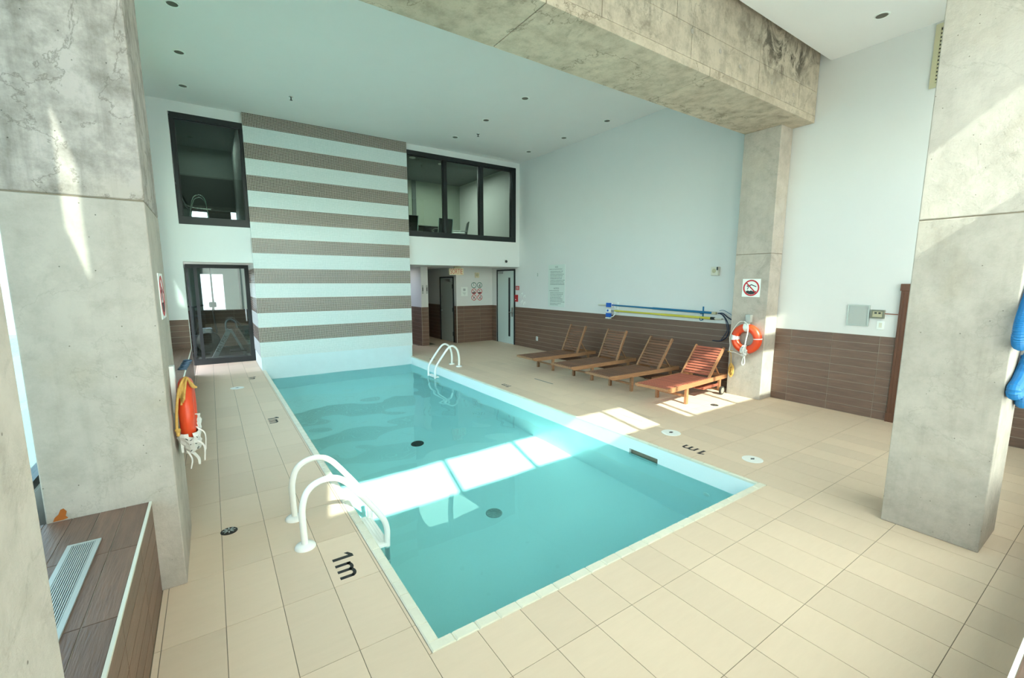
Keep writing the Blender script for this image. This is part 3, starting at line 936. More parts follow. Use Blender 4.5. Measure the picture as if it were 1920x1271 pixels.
# lounge chair with chrome arms in the left window
lc = thing('lounge_chair', 'low chrome-framed chair seen through the left upper window', 'chair', (-0.78, 9.0, 2.5))
for y in (8.85, 9.2):
    MB().tube(smooth_path([(-1.12, y, 3.60), (-1.05, y, 3.38), (-0.95, y, 3.16), (-0.60, y, 3.13)], 5), 0.014, 8).build('seat_rail', 'chrome', lc, smooth=True)
    MB().tube(smooth_path([(-0.98, y, 2.5), (-0.94, y, 2.95), (-0.86, y, 3.34), (-0.69, y, 3.34), (-0.64, y, 2.95), (-0.60, y, 2.5)], 4), 0.012, 8).build('leg', 'chrome', lc, smooth=True)
MB().beam((-1.10, 9.02, 3.55), (-0.95, 9.02, 3.16), 0.34, 0.02, (1, 0, 0)).build('backrest', 'chairdark', lc)
box((-0.93, 8.86, 3.12), (-0.60, 9.19, 3.15)).build('seat', 'chairdark', lc)
sf = thing('armchair', 'dim armchair deeper in the room behind the left upper window', 'chair', (-0.4, 10.3, 2.5))
box((-0.65, 10.1, 2.75), (-0.2, 10.55, 2.95)).build('seat', 'chairdark', sf, bevel=0.03)
box((-0.65, 10.5, 2.8), (-0.2, 10.6, 3.35)).build('backrest', 'chairdark', sf, bevel=0.03)
for x in (-0.66, -0.19): box((x-0.02, 10.1, 2.5), (x+0.02, 10.5, 3.05)).build('armrest', 'chairdark', sf)

# ------------------------------------------------------------------ gym behind the glass
gd = MB(); y0, y1 = 9.55, 9.62
gd.box((-1.12, y0, 0.0), (0.0, y1, 0.12)); gd.box((-1.12, y0, 2.03), (0.0, y1, 2.107))
gd.box((-1.12, y0, 0.12), (-1.085, y1, 2.03)); gd.box((-0.99, y0, 0.12), (-0.93, y1, 2.03)); gd.box((-0.085, y0, 0.12), (0.0, y1, 2.03))
door1 = gd.build('door_1', 'black'); door1['kind'] = 'structure'
box((-0.93, 9.58, 0.12), (-0.085, 9.588, 2.03)).build('glass_pane', 'panegym', door1)
box((-1.085, 9.58, 0.12), (-0.99, 9.588, 2.03)).build('side_pane', 'panegym', door1)
MB().tube([(-0.12, 9.53, 0.9), (-0.12, 9.50, 0.9), (-0.12, 9.50, 1.15), (-0.12, 9.53, 1.15)], 0.01, 8).build('door_handle', 'steel', door1, smooth=True)
gw = MB()
yb = 12.6
gw.box((XL, yb, 1.0), (-0.92, yb+0.1, 2.3)); gw.box((-0.42, yb, 1.0), (3.2, yb+0.1, 2.3)); gw.box((-0.92, yb, 1.95), (-0.42, yb+0.1, 2.3))
gw.box((XL, yb, 0), (3.2, yb+0.1, 1.0)); gw.box((XL-0.1, 9.6, 0), (XL, yb, 2.2)); gw.box((0.15, 9.72, 0), (3.1, 9.8, 2.2))
wall_gym = struct('wall_gym', gw, 'roomwall')
tiles(wall_gym, 'y', yb-0.01, XL, 0.6, 0.0, 1.0, [-1.3, -0.78, -0.24, 0.3], 9, 'brownx')
for x in (-0.69, -0.05): 
    piece('mullion', (x, yb-0.02, 1.55), (0.04, 0.04, 1.1), 'black', wall_gym)
struct('floor_gym', box((XL, 9.62, -0.006), (3.1, yb, 0.0)), 'roomfloor')
def trainer(label, x, y, rz):
    t = thing('elliptical_trainer', label, 'exercise machine', (x, y, 0), None, rz)
    MB().lathe([(0.20, -0.09), (0.23, -0.07), (0.23, 0.07), (0.20, 0.09)], (-0.30, 0, 0.42), 24, 'y').build('flywheel_housing', 'gymblack', t, smooth=True, local=True)
    box((-0.45, -0.09, 0.32), (-0.20, 0.09, 0.72)).build('casing', 'gymmetal', t, bevel=0.03, local=True)
    MB().beam((-0.22, -0.12, 0.03), (0.12, -0.12, 0.68), 0.10, 0.03, (0, 1, 0)).build('slanted_side_cover', 'gymmetal', t, local=True, bevel=0.006)
    MB().beam((0.42, -0.12, 0.03), (0.14, -0.12, 0.68), 0.05, 0.03, (0, 1, 0)).build('rear_strut', 'gymmetal', t, local=True)
    MB().tube(smooth_path([(0.06, -0.1, 0.62), (0.06, -0.1, 0.82), (0.14, -0.1, 0.90), (0.24, -0.1, 0.84), (0.27, -0.1, 0.70)], 5), 0.018, 8).build('handlebar', 'gymmetal', t, smooth=True, local=True)
    MB().tube([(-0.12, 0, 0.6), (-0.16, 0, 1.1), (-0.13, 0, 1.35)], 0.018, 8).build('mast', 'gymblack', t, smooth=True, local=True)
    box((-0.22, -0.05, 1.18), (-0.08, 0.05, 1.30)).build('console', 'gymblack', t, bevel=0.02, local=True)
    MB().box((-0.5, -0.16, 0.0), (0.5, -0.12, 0.04)).box((-0.5, 0.12, 0.0), (0.5, 0.16, 0.04)).box((-0.5, -0.2, 0.0), (-0.44, 0.2, 0.05)).box((0.44, -0.2, 0.0), (0.5, 0.2, 0.05)).build('base_frame', 'gymmetal', t, local=True)
    for s in (-1, 1):
        box((0.1, s*0.10-0.05, 0.16), (0.42, s*0.10+0.05, 0.19)).build('pedal', 'gymblack', t, local=True)
    d = Vector((0.34, 0, 0.65)).normalized()
    me = text('lettering', 'MATRIX', 0.115, 'ink', frame_mtx((-0.045, -0.139, 0.365), d, Vector((-d.z, 0, d.x))), None, 1.0, 1.0)
    me.parent = t
    return t
trainer('silver and black elliptical trainer standing behind the glass gym door', -0.56, 10.25, 0.0)
t = thing('exercise_bike', 'dark exercise bike farther back at the left of the gym', 'exercise machine', (-1.1, 11.3, 0))
MB().lathe([(0.2, -0.04), (0.22, 0), (0.2, 0.04)], (-1.1, 11.2, 0.28), 20, 'x').build('flywheel', 'gymblack', t, smooth=True)
MB().tube([(-1.1, 11.35, 0.1), (-1.1, 11.5, 0.85)], 0.03, 8).build('seat_post', 'gymblack', t)
box((-1.18, 11.4, 0.85), (-1.02, 11.65, 0.92)).build('saddle', 'gymblack', t, bevel=0.02)
MB().tube([(-1.1, 11.2, 0.4), (-1.1, 11.1, 1.15)], 0.03, 8).build('front_post', 'gymblack', t)
MB().tube([(-1.3, 11.0, 1.2), (-1.1, 11.1, 1.15), (-0.9, 11.0, 1.2)], 0.02, 8).build('handlebar', 'gymblack', t)
box((-1.35, 11.0, 0), (-0.85, 11.1, 0.06)).build('foot', 'gymblack', t)

# ------------------------------------------------------------------ doors
def hinged_leaf(o, lst):
    for c, s in lst: piece('hinge', c, s, 'steel', o)
d2 = MB(); d2.box((XR-0.02, 8.382, 0), (XR+0.06, 8.42, 2.10)); d2.box((XR-0.02, 9.27, 0), (XR+0.06, 9.305, 2.10)); d2.box((XR-0.02, 8.42, 2.055), (XR+0.06, 9.27, 2.10))
door2 = d2.build('door_2', 'black'); door2['kind'] = 'structure'
lf = box((XR-0.005, 8.423, 0.008), (XR+0.035, 9.267, 2.052)).build('door_leaf', 'doorwhite', door2)
box((XR-0.009, 8.61, 0.21), (XR-0.004, 8.70, 1.87)).build('vision_glass', 'black', lf)
box((XR-0.012, 8.468, 0.92), (XR-0.004, 8.545, 1.04)).build('upper_lock_plate', 'steel', lf)
box((XR-0.012, 8.468, 0.78), (XR-0.004, 8.545, 0.90)).build('lower_lock_plate', 'steel', lf)
MB().tube([(XR-0.01, 8.51, 0.91), (XR-0.06, 8.51, 0.91), (XR-0.06, 8.60, 0.91)], 0.009, 8).build('door_handle', 'steel', lf, smooth=True)
MB().box((XR-0.06, 8.98, 1.98), (XR-0.005, 9.18, 2.04)).beam((XR-0.05, 9.15, 2.03), (XR-0.09, 8.95, 2.03), 0.02, 0.012).build('door_closer', 'steel', lf)
d3 = MB(); d3.box((5.03, 9.742, 0), (5.09, 9.775, 1.90)); d3.box((5.03, 10.60, 0), (5.09, 10.64, 1.90)); d3.box((5.03, 9.775, 1.86), (5.09, 10.60, 1.90))
door3 = d3.build('door_3', 'black'); door3['kind'] = 'structure'
lf = box((5.045, 9.777, 0.008), (5.085, 10.598, 1.858)).build('door_leaf', 'greymetal', door3)
MB().ball((5.02, 10.50, 0.91), 0.025).build('door_knob', 'steel', lf, smooth=True)
MB().lathe([(0.02, 0), (0.02, -0.02)], (5.045, 10.52, 1.32), 12, 'x').build('deadbolt', 'steel', lf)
box((4.99, 9.86, 1.76), (5.044, 10.1, 1.82)).build('door_closer', 'steel', lf)
for z in (0.25, 0.95, 1.62): box((5.025, 9.765, z-0.06), (5.044, 9.80, z+0.06)).build('hinge', 'black', door3)
# stained wood door frame on the right wall
d4 = MB(); d4.box((XR-0.03, -0.035, 0), (XR+0.08, 0.065, 1.64)); d4.box((XR-0.03, -0.95, 0), (XR+0.08, -0.86, 1.64)); d4.box((XR-0.035, -0.97, 1.64), (XR+0.08, 0.075, 1.725))
door4 = d4.build('door_4', 'darkwood', bevel=0.004); door4['kind'] = 'structure'
MB().box((XR-0.036, 0.0, 0.12), (XR-0.030, 0.015, 1.62)).box((XR-0.036, 0.035, 0.12), (XR-0.030, 0.05, 1.62)).build('moulding', 'darkwood', door4)
box((XR-0.038, -0.045, 0), (XR-0.030, 0.072, 0.12)).build('plinth_block', 'darkwood', door4)
box((XR+0.02, -0.86, 0.0), (XR+0.05, -0.035, 1.64)).build('door_leaf', 'darkwood', door4)

# ------------------------------------------------------------------ ceiling fittings
rowsL = [(-0.833, 4.858), (-0.829, 6.124), (-0.838, 7.377)]
rowsM = [(3.928, 4.724), (3.905, 5.967), (3.873, 7.204)]
rowsR = [(5.85, 4.687), (5.829, 5.926), (5.805, 7.171)]
first = None
pos = ['nearest', 'middle', 'farthest']
for rn, rr in (('row over the left deck', rowsL), ('row over the middle, right of the pool', rowsM), ('row along the right wall', rowsR)):
    for k, (x, y) in enumerate(rr):
        lb = '%s round downlight of the %s' % (pos[k], rn)
        if first is None:
            first = thing('ceiling_light', lb, 'light', (x, y, H), 'recessed downlights in the main ceiling')
            MB().lathe([(0.075, 0), (0.075, -0.006), (0.062, -0.009), (0.052, 0.0)], (x, y, H), 28).build('trim_ring', 'white', first, smooth=True)
            MB().lathe([(0.054, -0.0065), (0.03, -0.0050)], (x, y, H), 24).build('lamp_face', 'lampdark', first)
        else:
            dup(first, (x, y, H), 0, lb, 'recessed downlights in the main ceiling')
dup(first, (5.578, 0.353, HN), 0, 'single downlight in the near ceiling at the upper right', 'recessed downlights in the main ceiling')
for (x, y, lb) in ((0.646, 6.89, 'small sprinkler head on the ceiling above the left of the pool'), (4.177, 6.749, 'small sprinkler head on the ceiling beside the middle downlights')):
    s = thing('sprinkler_head', lb, 'sprinkler', (x, y, H))
    MB().lathe([(0.035, 0), (0.03, -0.008)], (x, y, H), 16).build('escutcheon', 'chrome', s)
    MB().lathe([(0.010, -0.008), (0.008, -0.05)], (x, y, H), 10).build('stem', 'ink', s)
    MB().lathe([(0.022, -0.05), (0.022, -0.053)], (x, y, H), 14).build('deflector', 'ink', s)

# ------------------------------------------------------------------ pool ladders
def ladder(name, label, ys, path, flange, steps):
    t = thing(name, label, 'ladder', (flange, (ys[0]+ys[1])/2, 0))
    for y in ys:
        MB().tube(smooth_path([(p[0], y, p[1]) for p in path], 7), 0.0215, 14).build('rail', 'railwhite', t, smooth=True)
        MB().lathe([(0.066, 0.0), (0.066, 0.006), (0.058, 0.018), (0.03, 0.026)], (flange, y, 0.0), 28).build('flange', 'railwhite', t, smooth=True)
    for (xc, z) in steps:
        s = MB().box((xc-0.045, ys[0]-0.02, z-0.012), (xc+0.045, ys[1]+0.02, z+0.010))
        for k in range(4):
            s.box((xc-0.036+0.02*k, ys[0]+0.02, z+0.010), (xc-0.028+0.02*k, ys[1]-0.02, z+0.013))
        s.build('step', 'railwhite', t, bevel=0.003)
    for y in ys:
        MB().tube([(path[-1][0], y, -0.19), (path[-1][0], y, -0.86)], 0.0195, 12).build('lower_rail', 'steel', t, smooth=True)
    return t
pn = [(-0.347, 0.0), (-0.352, 0.16), (-0.350, 0.27), (-0.320, 0.37), (-0.255, 0.425), (-0.160, 0.435), (-0.070, 0.385), (0.045, 0.235), (0.140, 0.095), (0.185, 0.015), (0.202, -0.06), (0.200, -0.13), (0.198, -0.20)]
ladder('pool_ladder', 'white tubular pool ladder in the left foreground, half in sunlight', (1.26, 1.69), pn, -0.347, [(0.165, -0.165), (0.165, -0.40), (0.165, -0.64)])
pf = [(3.44, 0.0), (3.445, 0.15), (3.43, 0.28), (3.385, 0.385), (3.29, 0.445), (3.19, 0.40), (3.03, 0.205), (2.93, 0.06), (2.90, -0.03), (2.895, -0.12), (2.895, -0.20)]
ladder('pool_ladder', 'smaller white pool ladder at the far right end of the pool', (6.36, 6.69), pf, 3.44, [(2.93, -0.165), (2.93, -0.40), (2.93, -0.64)])

# ------------------------------------------------------------------ deck fittings and depth marks
def lid(x, y, r, label, m='white', dark=False):
    t = thing('access_cover' if not dark else 'deck_drain', label, 'cover' if not dark else 'drain', (x, y, 0))
    MB().lathe([(r, -0.002), (r, 0.003), (r*0.93, 0.005)], (x, y, 0), 36).build('ring', m, t, smooth=True)
    MB().lathe([(r*0.88, 0.0045), (r*0.88, 0.006), (0.0, 0.0065)], (x, y, 0), 36).build('cover', m, t)
    k = MB()
    if dark:
        for a in range(8):
            c_, s_ = math.cos(a*PI/4), math.sin(a*PI/4)
            k.beam((x+c_*r*0.2, y+s_*r*0.2, 0.008), (x+c_*r*0.75, y+s_*r*0.75, 0.008), 0.008, 0.003)
        k.build('slot', 'steel', t)
    else:
        k.lathe([(0.018, 0.006), (0.018, 0.008)], (x, y, 0), 14); k.box((x-0.03, y-0.004, 0.006), (x+0.03, y+0.004, 0.008))
        k.build('lifting_grip', 'inkgrey', t)
    return t
l1 = lid(3.595, 1.31, 0.108, 'round white skimmer lid on the right deck nearer the sun patch')
box((3.575, 1.295, 0.0066), (3.615, 1.325, 0.009)).build('dark_latch', 'ink', l1)
lid(3.595, 0.365, 0.095, 'round white lid on the right deck nearest the pool corner')
lid(-0.49, 6.73, 0.10, 'round white lid on the far left deck near the gym door')
lid(-0.76, 1.765, 0.052, 'round dark floor drain on the near left deck', 'rubber', True)
lid(5.12, 1.70, 0.052, 'small dark floor drain in the sun patch before the loungers', 'rubber', True)

def deck_mark(label, cx, cy, rot, h):
    x = (0, -1, 0) if rot < 0 else (0, 1, 0)
    y = (1, 0, 0) if rot < 0 else (-1, 0, 0)
    F = frame_mtx((cx, cy, 0.0), x, y)
    mb = MB()
    def pr2(poly):
        mb.prism(poly, lambda p: F @ Vector((p[0], p[1], 0.0)), lambda p: F @ Vector((p[0], p[1], 0.0012)))
    s = h
    # the figure 1 with its flag and foot
    pr2([(-1.02*s, -0.5*s), (-0.80*s, -0.5*s), (-0.80*s, 0.5*s), (-1.02*s, 0.5*s)])
    pr2([(-1.02*s, 0.5*s), (-1.02*s, 0.30*s), (-1.30*s, 0.14*s), (-1.30*s, 0.32*s)])
    # the letter m: three stems and rounded shoulders
    for a in (-0.42, 0.10, 0.62):
        pr2([(a*s, -0.5*s), ((a+0.20)*s, -0.5*s), ((a+0.20)*s, 0.12*s), (a*s, 0.12*s)])
    pr2([(-0.42*s, 0.12*s), (-0.22*s, 0.12*s), (-0.22*s, 0.24*s), (-0.42*s, 0.24*s)])
    for a in (-0.22, 0.30):
        outer = [((a+0.16+0.36*math.cos(t_))*s, (0.06+0.24*math.sin(t_))*s) for t_ in [PI*k/8 for k in range(8, -1, -1)]]
        inner = [((a+0.16+0.16*math.cos(t_))*s, (0.04+0.10*math.sin(t_))*s) for t_ in [PI*k/8 for k in range(0, 9)]]
        pts = outer + inner
        n_ = len(outer)
        for k in range(n_-1):
            o1, o2 = outer[k], outer[k+1]; i1, i2 = inner[n_-1-k], inner[n_-2-k]
            pr2([o1, o2, i2, i1])
    o = mb.build('depth_marking', 'ink')
    tag(o, label, 'marking')
    return o
deck_mark('large black 1m depth marking beside the near ladder', -0.170, 0.885, -1, 0.125)
deck_mark('black 1m depth marking halfway along the left deck', -0.190, 4.42, -1, 0.125)
deck_mark('small distant 1m depth marking on the left deck by the gym door', -0.215, 7.46, -1, 0.11)
deck_mark('black 1m depth marking on the right deck between two white lids', 3.345, 0.875, 1, 0.125)
deck_mark('faint distant 1m depth marking on the right deck before the loungers', 3.31, 4.41, 1, 0.11)
deck_mark('farthest 1m depth marking on the right deck beyond the far ladder', 3.33, 7.5, 1, 0.10)
tag(box((4.03, 4.02, 0), (4.055, 4.55, 0.0008)).build('deck_scuff', 'inkgrey'), 'thin dark line on the deck in front of the loungers', 'mark')

# ------------------------------------------------------------------ sun loungers
def lounger(label, loc, rz, ang, sl, rail, back_len=0.60, tray=False):
    t = thing('sun_lounger', label, 'sun lounger', loc, 'teak loungers along the right wall', rz)
    def B(mb, name, m, par=t, bev=0.003): return mb.build(name, m, par, bevel=bev, local=True)
    Ln = 1.67
    for s in (-1, 1):
        mb = MB()
        yy = s*0.255
        # side rail with a cut-back foot end
        prof = [(0.02, 0.300), (0.0, 0.285), (0.0, 0.268), (0.06, 0.238), (0.12, 0.232), (Ln, 0.238), (Ln, 0.300)]
        mb.prism(prof, lambda p: (p[0], yy-0.013, p[1]), lambda p: (p[0], yy+0.013, p[1]))
        B(mb, 'side_rail', rail)
        B(MB().box((0.50, yy*0.93-0.02, 0.0), (0.55, yy*0.93+0.02, 0.238)), 'leg', rail)
        B(MB().box((1.45, yy*0.93-0.018, 0.06), (1.50, yy*0.93+0.018, 0.238)), 'rear_leg', rail)
        wh = MB().lathe([(0.05, -0.014), (0.066, -0.012), (0.066, 0.012), (0.05, 0.014)], (1.475, s*0.285, 0.066), 24, 'y').build('wheel', 'rubber', t, smooth=True, local=True)
        MB().lathe([(0.046, -0.015), (0.046, 0.015)], (1.475, s*0.285, 0.066), 20, 'y').build('hub', 'wheel', wh, local=True)
    B(MB().box((0.515, -0.22, 0.10), (0.535, 0.22, 0.135)), 'stretcher', rail)
    B(MB().box((-0.005, -0.268, 0.262), (0.02, 0.268, 0.298)), 'foot_bar', rail)
    B(MB().box((Ln-0.03, -0.24, 0.245), (Ln-0.005, 0.24, 0.295)), 'head_bar', rail)
    B(MB().tube([(1.475, -0.285, 0.066), (1.475, 0.285, 0.066)], 0.01, 8), 'axle', rail, bev=0)
    n_ = 20
    for k in range(n_):
        x = 0.035 + 1.12*(k+0.5)/n_
        B(MB().box((x-0.0215, -0.241, 0.288), (x+0.0215, 0.241, 0.302)), 'seat_slat', sl, bev=0.002)
    hx, hz = 1.165, 0.292
    ca, sa = math.cos(ang), math.sin(ang)
    def bp(u, v=0.0): return (hx + ca*u - sa*v, hz + sa*u + ca*v)
    for s in (-1, 1):
        p, q = bp(-0.01), bp(back_len)
        B(MB().beam((p[0], s*0.225, p[1]), (q[0], s*0.225, q[1]), 0.030, 0.040, (-sa, 0, ca)), 'back_stile', rail)
    for k in range(11):
        u = 0.03 + (back_len-0.05)*(k+0.5)/11
        p, q = bp(u-0.0175, 0.012), bp(u+0.0175, 0.012)
        mb = MB()
        P = [Vector((p[0], 0, p[1])), Vector((q[0], 0, q[1]))]
        nrm = Vector((-sa, 0, ca))
        vs = []
        for e in P:
            for yy, dd_ in ((-0.21, -0.006), (0.21, -0.006), (0.21, 0.006), (-0.21, 0.006)):
                vs.append(e + Vector((0, yy, 0)) + nrm*dd_)
        mb.add(vs, [(0,1,2,3),(7,6,5,4),(0,4,5,1),(1,5,6,2),(2,6,7,3),(3,7,4,0)])
        B(mb, 'back_slat', sl, bev=0.002)
    for s in (-1, 1):
        p = bp(0.27)
        B(MB().beam((p[0], s*0.195, p[1]), (p[0]+0.20, s*0.195, 0.275), 0.016, 0.024, (0, 1, 0)), 'prop_strut', rail, bev=0)
    B(MB().box((p[0]+0.185, -0.2, 0.262), (p[0]+0.21, 0.2, 0.285)), 'prop_bar', rail, bev=0)
    mb = MB()
    for k in range(5):
        mb.box((1.00+0.095*k, -0.235, 0.135), (1.085+0.095*k, 0.235, 0.148))
    mb.box((1.0, -0.24, 0.15), (1.48, -0.225, 0.175)).box((1.0, 0.225, 0.15), (1.48, 0.24, 0.175))
    B(mb, 'under_tray', sl, bev=0)
    return t
lounger('teak lounger farthest from the camera, first in the row by the back door', (4.265, 5.17, 0), 0.0, math.radians(66), 'teakslat', 'teak')
lounger('second teak lounger from the far end, steep backrest under the pole heads', (4.28, 4.09, 0), math.radians(0.5), math.radians(65), 'teakslat', 'teak')
lounger('third teak lounger, next to the sunlit one, deck shadow beneath', (4.25, 3.17, 0), math.radians(-1.5), math.radians(55), 'teakslat', 'teak')
lounger('reddish teak lounger nearest the camera, standing in the sun beside the column', (4.29, 2.165, 0), math.radians(4.2), math.radians(46), 'redteak', 'redteakrail')

# ------------------------------------------------------------------ lifebuoys
def torus(c, R, r, axis='x', nu=48, nv=16, squash=1.0):
    mb = MB(); vs, fs = [], []
    for i in range(nu):
        a = 2*PI*i/nu
        for j in range(nv):
            b = 2*PI*j/nv
            rr = R + r*math.cos(b)
            vs.append((c[0]+squash*r*math.sin(b), c[1]+rr*math.cos(a), c[2]+rr*math.sin(a)))
    for i in range(nu):
        for j in range(nv):
            fs.append((i*nv+j, ((i+1)%nu)*nv+j, ((i+1)%nu)*nv+(j+1)%nv, i*nv+(j+1)%nv))
    return mb.add(vs, fs)
def band(c, R, r, a0, a1, squash=1.0, n=6, nv=16):
    mb = MB(); vs, fs = [], []
    for i in range(n+1):
        a = a0+(a1-a0)*i/n
        for j in range(nv):
            b = 2*PI*j/nv; rr = R + r*math.cos(b)
            vs.append((c[0]+squash*r*math.sin(b), c[1]+rr*math.cos(a), c[2]+rr*math.sin(a)))
    for i in range(n):
        for j in range(nv):
            fs.append((i*nv+j, (i+1)*nv+j, (i+1)*nv+(j+1)%nv, i*nv+(j+1)%nv))
    return mb.add(vs, fs)
c1 = (5.865, 1.71, 0.905); R1, r1 = 0.168, 0.059
bu = thing('lifebuoy', 'orange lifebuoy with white bands on the right-hand column', 'lifebuoy', c1)
torus(c1, R1, r1).build('ring', 'orange', bu, smooth=True)
for a0, a1 in ((80, 102), (166, 190)):
    band(c1, R1, r1+0.004, math.radians(180-a1) if a0 > 160 else math.radians(a0), math.radians(180-a0) if a0 > 160 else math.radians(a1)).build('white_band', 'white', bu, smooth=True)
band(c1, R1, r1+0.003, math.radians(174), math.radians(178)).build('thin_cord', 'white', bu, smooth=True)
band(c1, R1, r1+0.012, math.radians(252), math.radians(286)).build('cloth_wrap', 'cloth', bu, smooth=True)
xf = 5.79
def rope(name, pts, r, m, par): return MB().tube(smooth_path(pts, 6), r, 8).build(name, m, par, smooth=True)
rope('grab_line', [(xf+0.02, 1.72, 1.165), (xf+0.01, 1.80, 1.15), (xf+0.02, 1.89, 1.03), (xf+0.04, 1.945, 0.91), (xf+0.06, 1.945, 0.78), (xf+0.06, 1.945, 0.69), (xf+0.03, 1.84, 0.685), (xf, 1.73, 0.66)], 0.0055, 'ropewhite', bu)
rope('grab_line', [(xf+0.01, 1.72, 1.16), (xf-0.01, 1.66, 1.12), (xf-0.015, 1.65, 1.02), (xf+0.01, 1.68, 0.90), (xf+0.01, 1.69, 0.80)], 0.009, 'ropewhite', bu)
rope('grab_line', [(xf, 1.69, 0.80), (xf-0.02, 1.70, 0.74), (xf-0.02, 1.68, 0.66), (xf-0.02, 1.70, 0.56), (xf-0.02, 1.685, 0.515), (xf-0.02, 1.66, 0.56), (xf-0.02, 1.67, 0.66)], 0.008, 'ropewhite', bu)
kn = MB()
for k in range(7):
    kn.ball((xf-0.01+random.uniform(-.01, .01), 1.69+random.uniform(-.035, .035), 0.70+random.uniform(-.05, .05)), random.uniform(0.016, 0.026), 8)
kn.build('knot', 'cloth', bu, smooth=True)
yr = thing('rescue_rope', 'yellow throw rope hanging in a bundle beside the right lifebuoy', 'rope', (5.88, 1.925, 0.68))
rope('hanging_line', [(5.87, 1.945, 0.70), (5.885, 1.935, 0.60), (5.885, 1.93, 0.48)], 0.007, 'rope', yr)
rope('top_knot', [(5.86, 1.975, 0.675), (5.86, 1.95, 0.685), (5.86, 1.92, 0.69), (5.86, 1.90, 0.685)], 0.010, 'rope', yr)
bl = MB()
for k in range(9):
    cy, cz = 1.915+random.uniform(-.012, .012), 0.385+random.uniform(-.05, .05)
    hh, ww = random.uniform(0.05, 0.085), random.uniform(0.018, 0.036)
    bl.tube([(5.88+random.uniform(-.015, .015), cy+ww*math.cos(a), cz+hh*math.sin(a)) for a in [2*PI*q/14 for q in range(14)]], 0.0065, 7, closed=True)
bl.build('coiled_bundle', 'rope', yr, smooth=True)
bk = thing('lifebuoy_bracket', 'small grey bracket holding the orange ring on the right-hand column', 'bracket', (5.92, 1.71, 1.2))
box((5.86, 1.672, 1.15), (5.929, 1.745, 1.265)).build('plate', 'greymetal', bk, bevel=0.004)
box((5.84, 1.69, 1.135), (5.90, 1.73, 1.16)).build('hook', 'greymetal', bk)

c2 = (-0.912, 1.64, 0.925); R2, r2 = 0.178, 0.050
b2 = thing('lifebuoy', 'orange lifebuoy seen edge-on at the left column, lower half wrapped in torn white cloth', 'lifebuoy', c2)
torus(c2, R2, r2, squash=0.80).build('ring', 'orange', b2, smooth=True)
# tattered wrap around the lower part
tw = MB(); vs, fs = [], []; nu, nv = 26, 14
random.seed(4)
for i in range(nu+1):
    a = math.radians(196 + 150*i/nu)
    for j in range(nv):
        b = 2*PI*j/nv
        k_ = 0.056 + 0.007*math.sin(5*a+3*b) + random.uniform(-0.005, 0.007)
        rr = R2 + k_*math.cos(b) + 0.006
        vs.append((c2[0]+0.9*k_*math.sin(b), c2[1]+rr*math.cos(a), c2[2]+rr*math.sin(a)-0.015))
for i in range(nu):
    for j in range(nv):
        if (i*7+j*3) % 61 == 0: continue
        fs.append((i*nv+j, (i+1)*nv+j, (i+1)*nv+(j+1)%nv, i*nv+(j+1)%nv))
tw.add(vs, fs)
two = tw.build('torn_wrap', 'cloth', b2)
sol = two.modifiers.new('thick', 'SOLIDIFY'); sol.thickness = 0.002
def strip(p0, p1, w0, sag):
    pts = smooth_path([p0, ((p0[0]+p1[0])/2+sag[0], (p0[1]+p1[1])/2+sag[1], (p0[2]+p1[2])/2+sag[2]), p1], 5)
    mb = MB(); vs = []
    for k, p in enumerate(pts):
        ww = w0*(1-0.5*k/len(pts))
        vs += [p+Vector((ww, 0, 0)), p-Vector((ww, 0, 0)), p+Vector((-ww, 0.002, 0.002)), p+Vector((ww, 0.002, 0.002))]
    fs = []
    for k in range(len(pts)-1):
        for j in range(4): fs.append((k*4+j, k*4+(j+1)%4, (k+1)*4+(j+1)%4, (k+1)*4+j))
    return mb.add(vs, fs)
for (p0, p1, w0, sag) in (((-0.87, 1.48, 0.86), (-0.835, 1.46, 0.72), 0.004, (0.02, 0, 0.03)), ((-0.89, 1.46, 0.80), (-0.845, 1.44, 0.66), 0.006, (0.025, 0, 0.02)),
                       ((-0.93, 1.46, 0.84), (-0.865, 1.45, 0.875), 0.007, (0, 0, 0.012)), ((-0.93, 1.50, 0.72), (-0.92, 1.50, 0.60), 0.005, (0.015, 0, 0)),
                       ((-0.90, 1.50, 0.70), (-0.875, 1.50, 0.62), 0.010, (0.01, 0, 0)), ((-0.94, 1.47, 0.86), (-0.95, 1.47, 0.72), 0.010, (-0.004, 0, 0))):
    strip(p0, p1, w0, sag).build('loose_strip', 'cloth', b2)
mk = MB()
for k in range(9):
    x, z = -0.895+random.uniform(-.022, .03), 0.775+random.uniform(-.05, .05)
    mk.beam((x, 1.405, z), (x+random.uniform(-.012, .012), 1.405, z+random.uniform(-.012, .012)), 0.003, 0.004)
mk.build('dark_print', 'ink', b2)
# yellow rope over the top, running down the column side
y2 = thing('rescue_rope', 'yellow rope knotted over the top of the left lifebuoy and hanging down', 'rope', (-0.93, 1.6, 1.13))
rope('hanging_line', [(-0.935, 1.46, 1.12), (-0.948, 1.44, 1.05), (-0.958, 1.43, 0.97), (-0.962, 1.42, 0.90), (-0.963, 1.42, 0.86)], 0.0075, 'rope', y2)
for k in range(6):
    a = k*0.7
    rope('loop', [(-0.955+0.008*k, 1.50-0.02*k, 1.02+0.02*(k%3)), (-0.94+0.006*k, 1.47, 1.10), (-0.91+0.003*k, 1.50+0.02*math.sin(a), 1.165+0.006*(k%2)), (-0.875, 1.52, 1.13-0.004*k), (-0.862+0.004*(k%3), 1.54, 1.10)], 0.0065, 'rope', y2)
kk = MB()
for k in range(8): kk.ball((-0.962+random.uniform(-.01, .01), 1.42, 0.865+random.uniform(-.018, .018)), 0.010, 8)
kk.build('end_knot', 'rope', y2, smooth=True)
b3 = thing('lifebuoy_bracket', 'narrow white bracket behind the left lifebuoy', 'bracket', (-0.97, 1.6, 1.1))
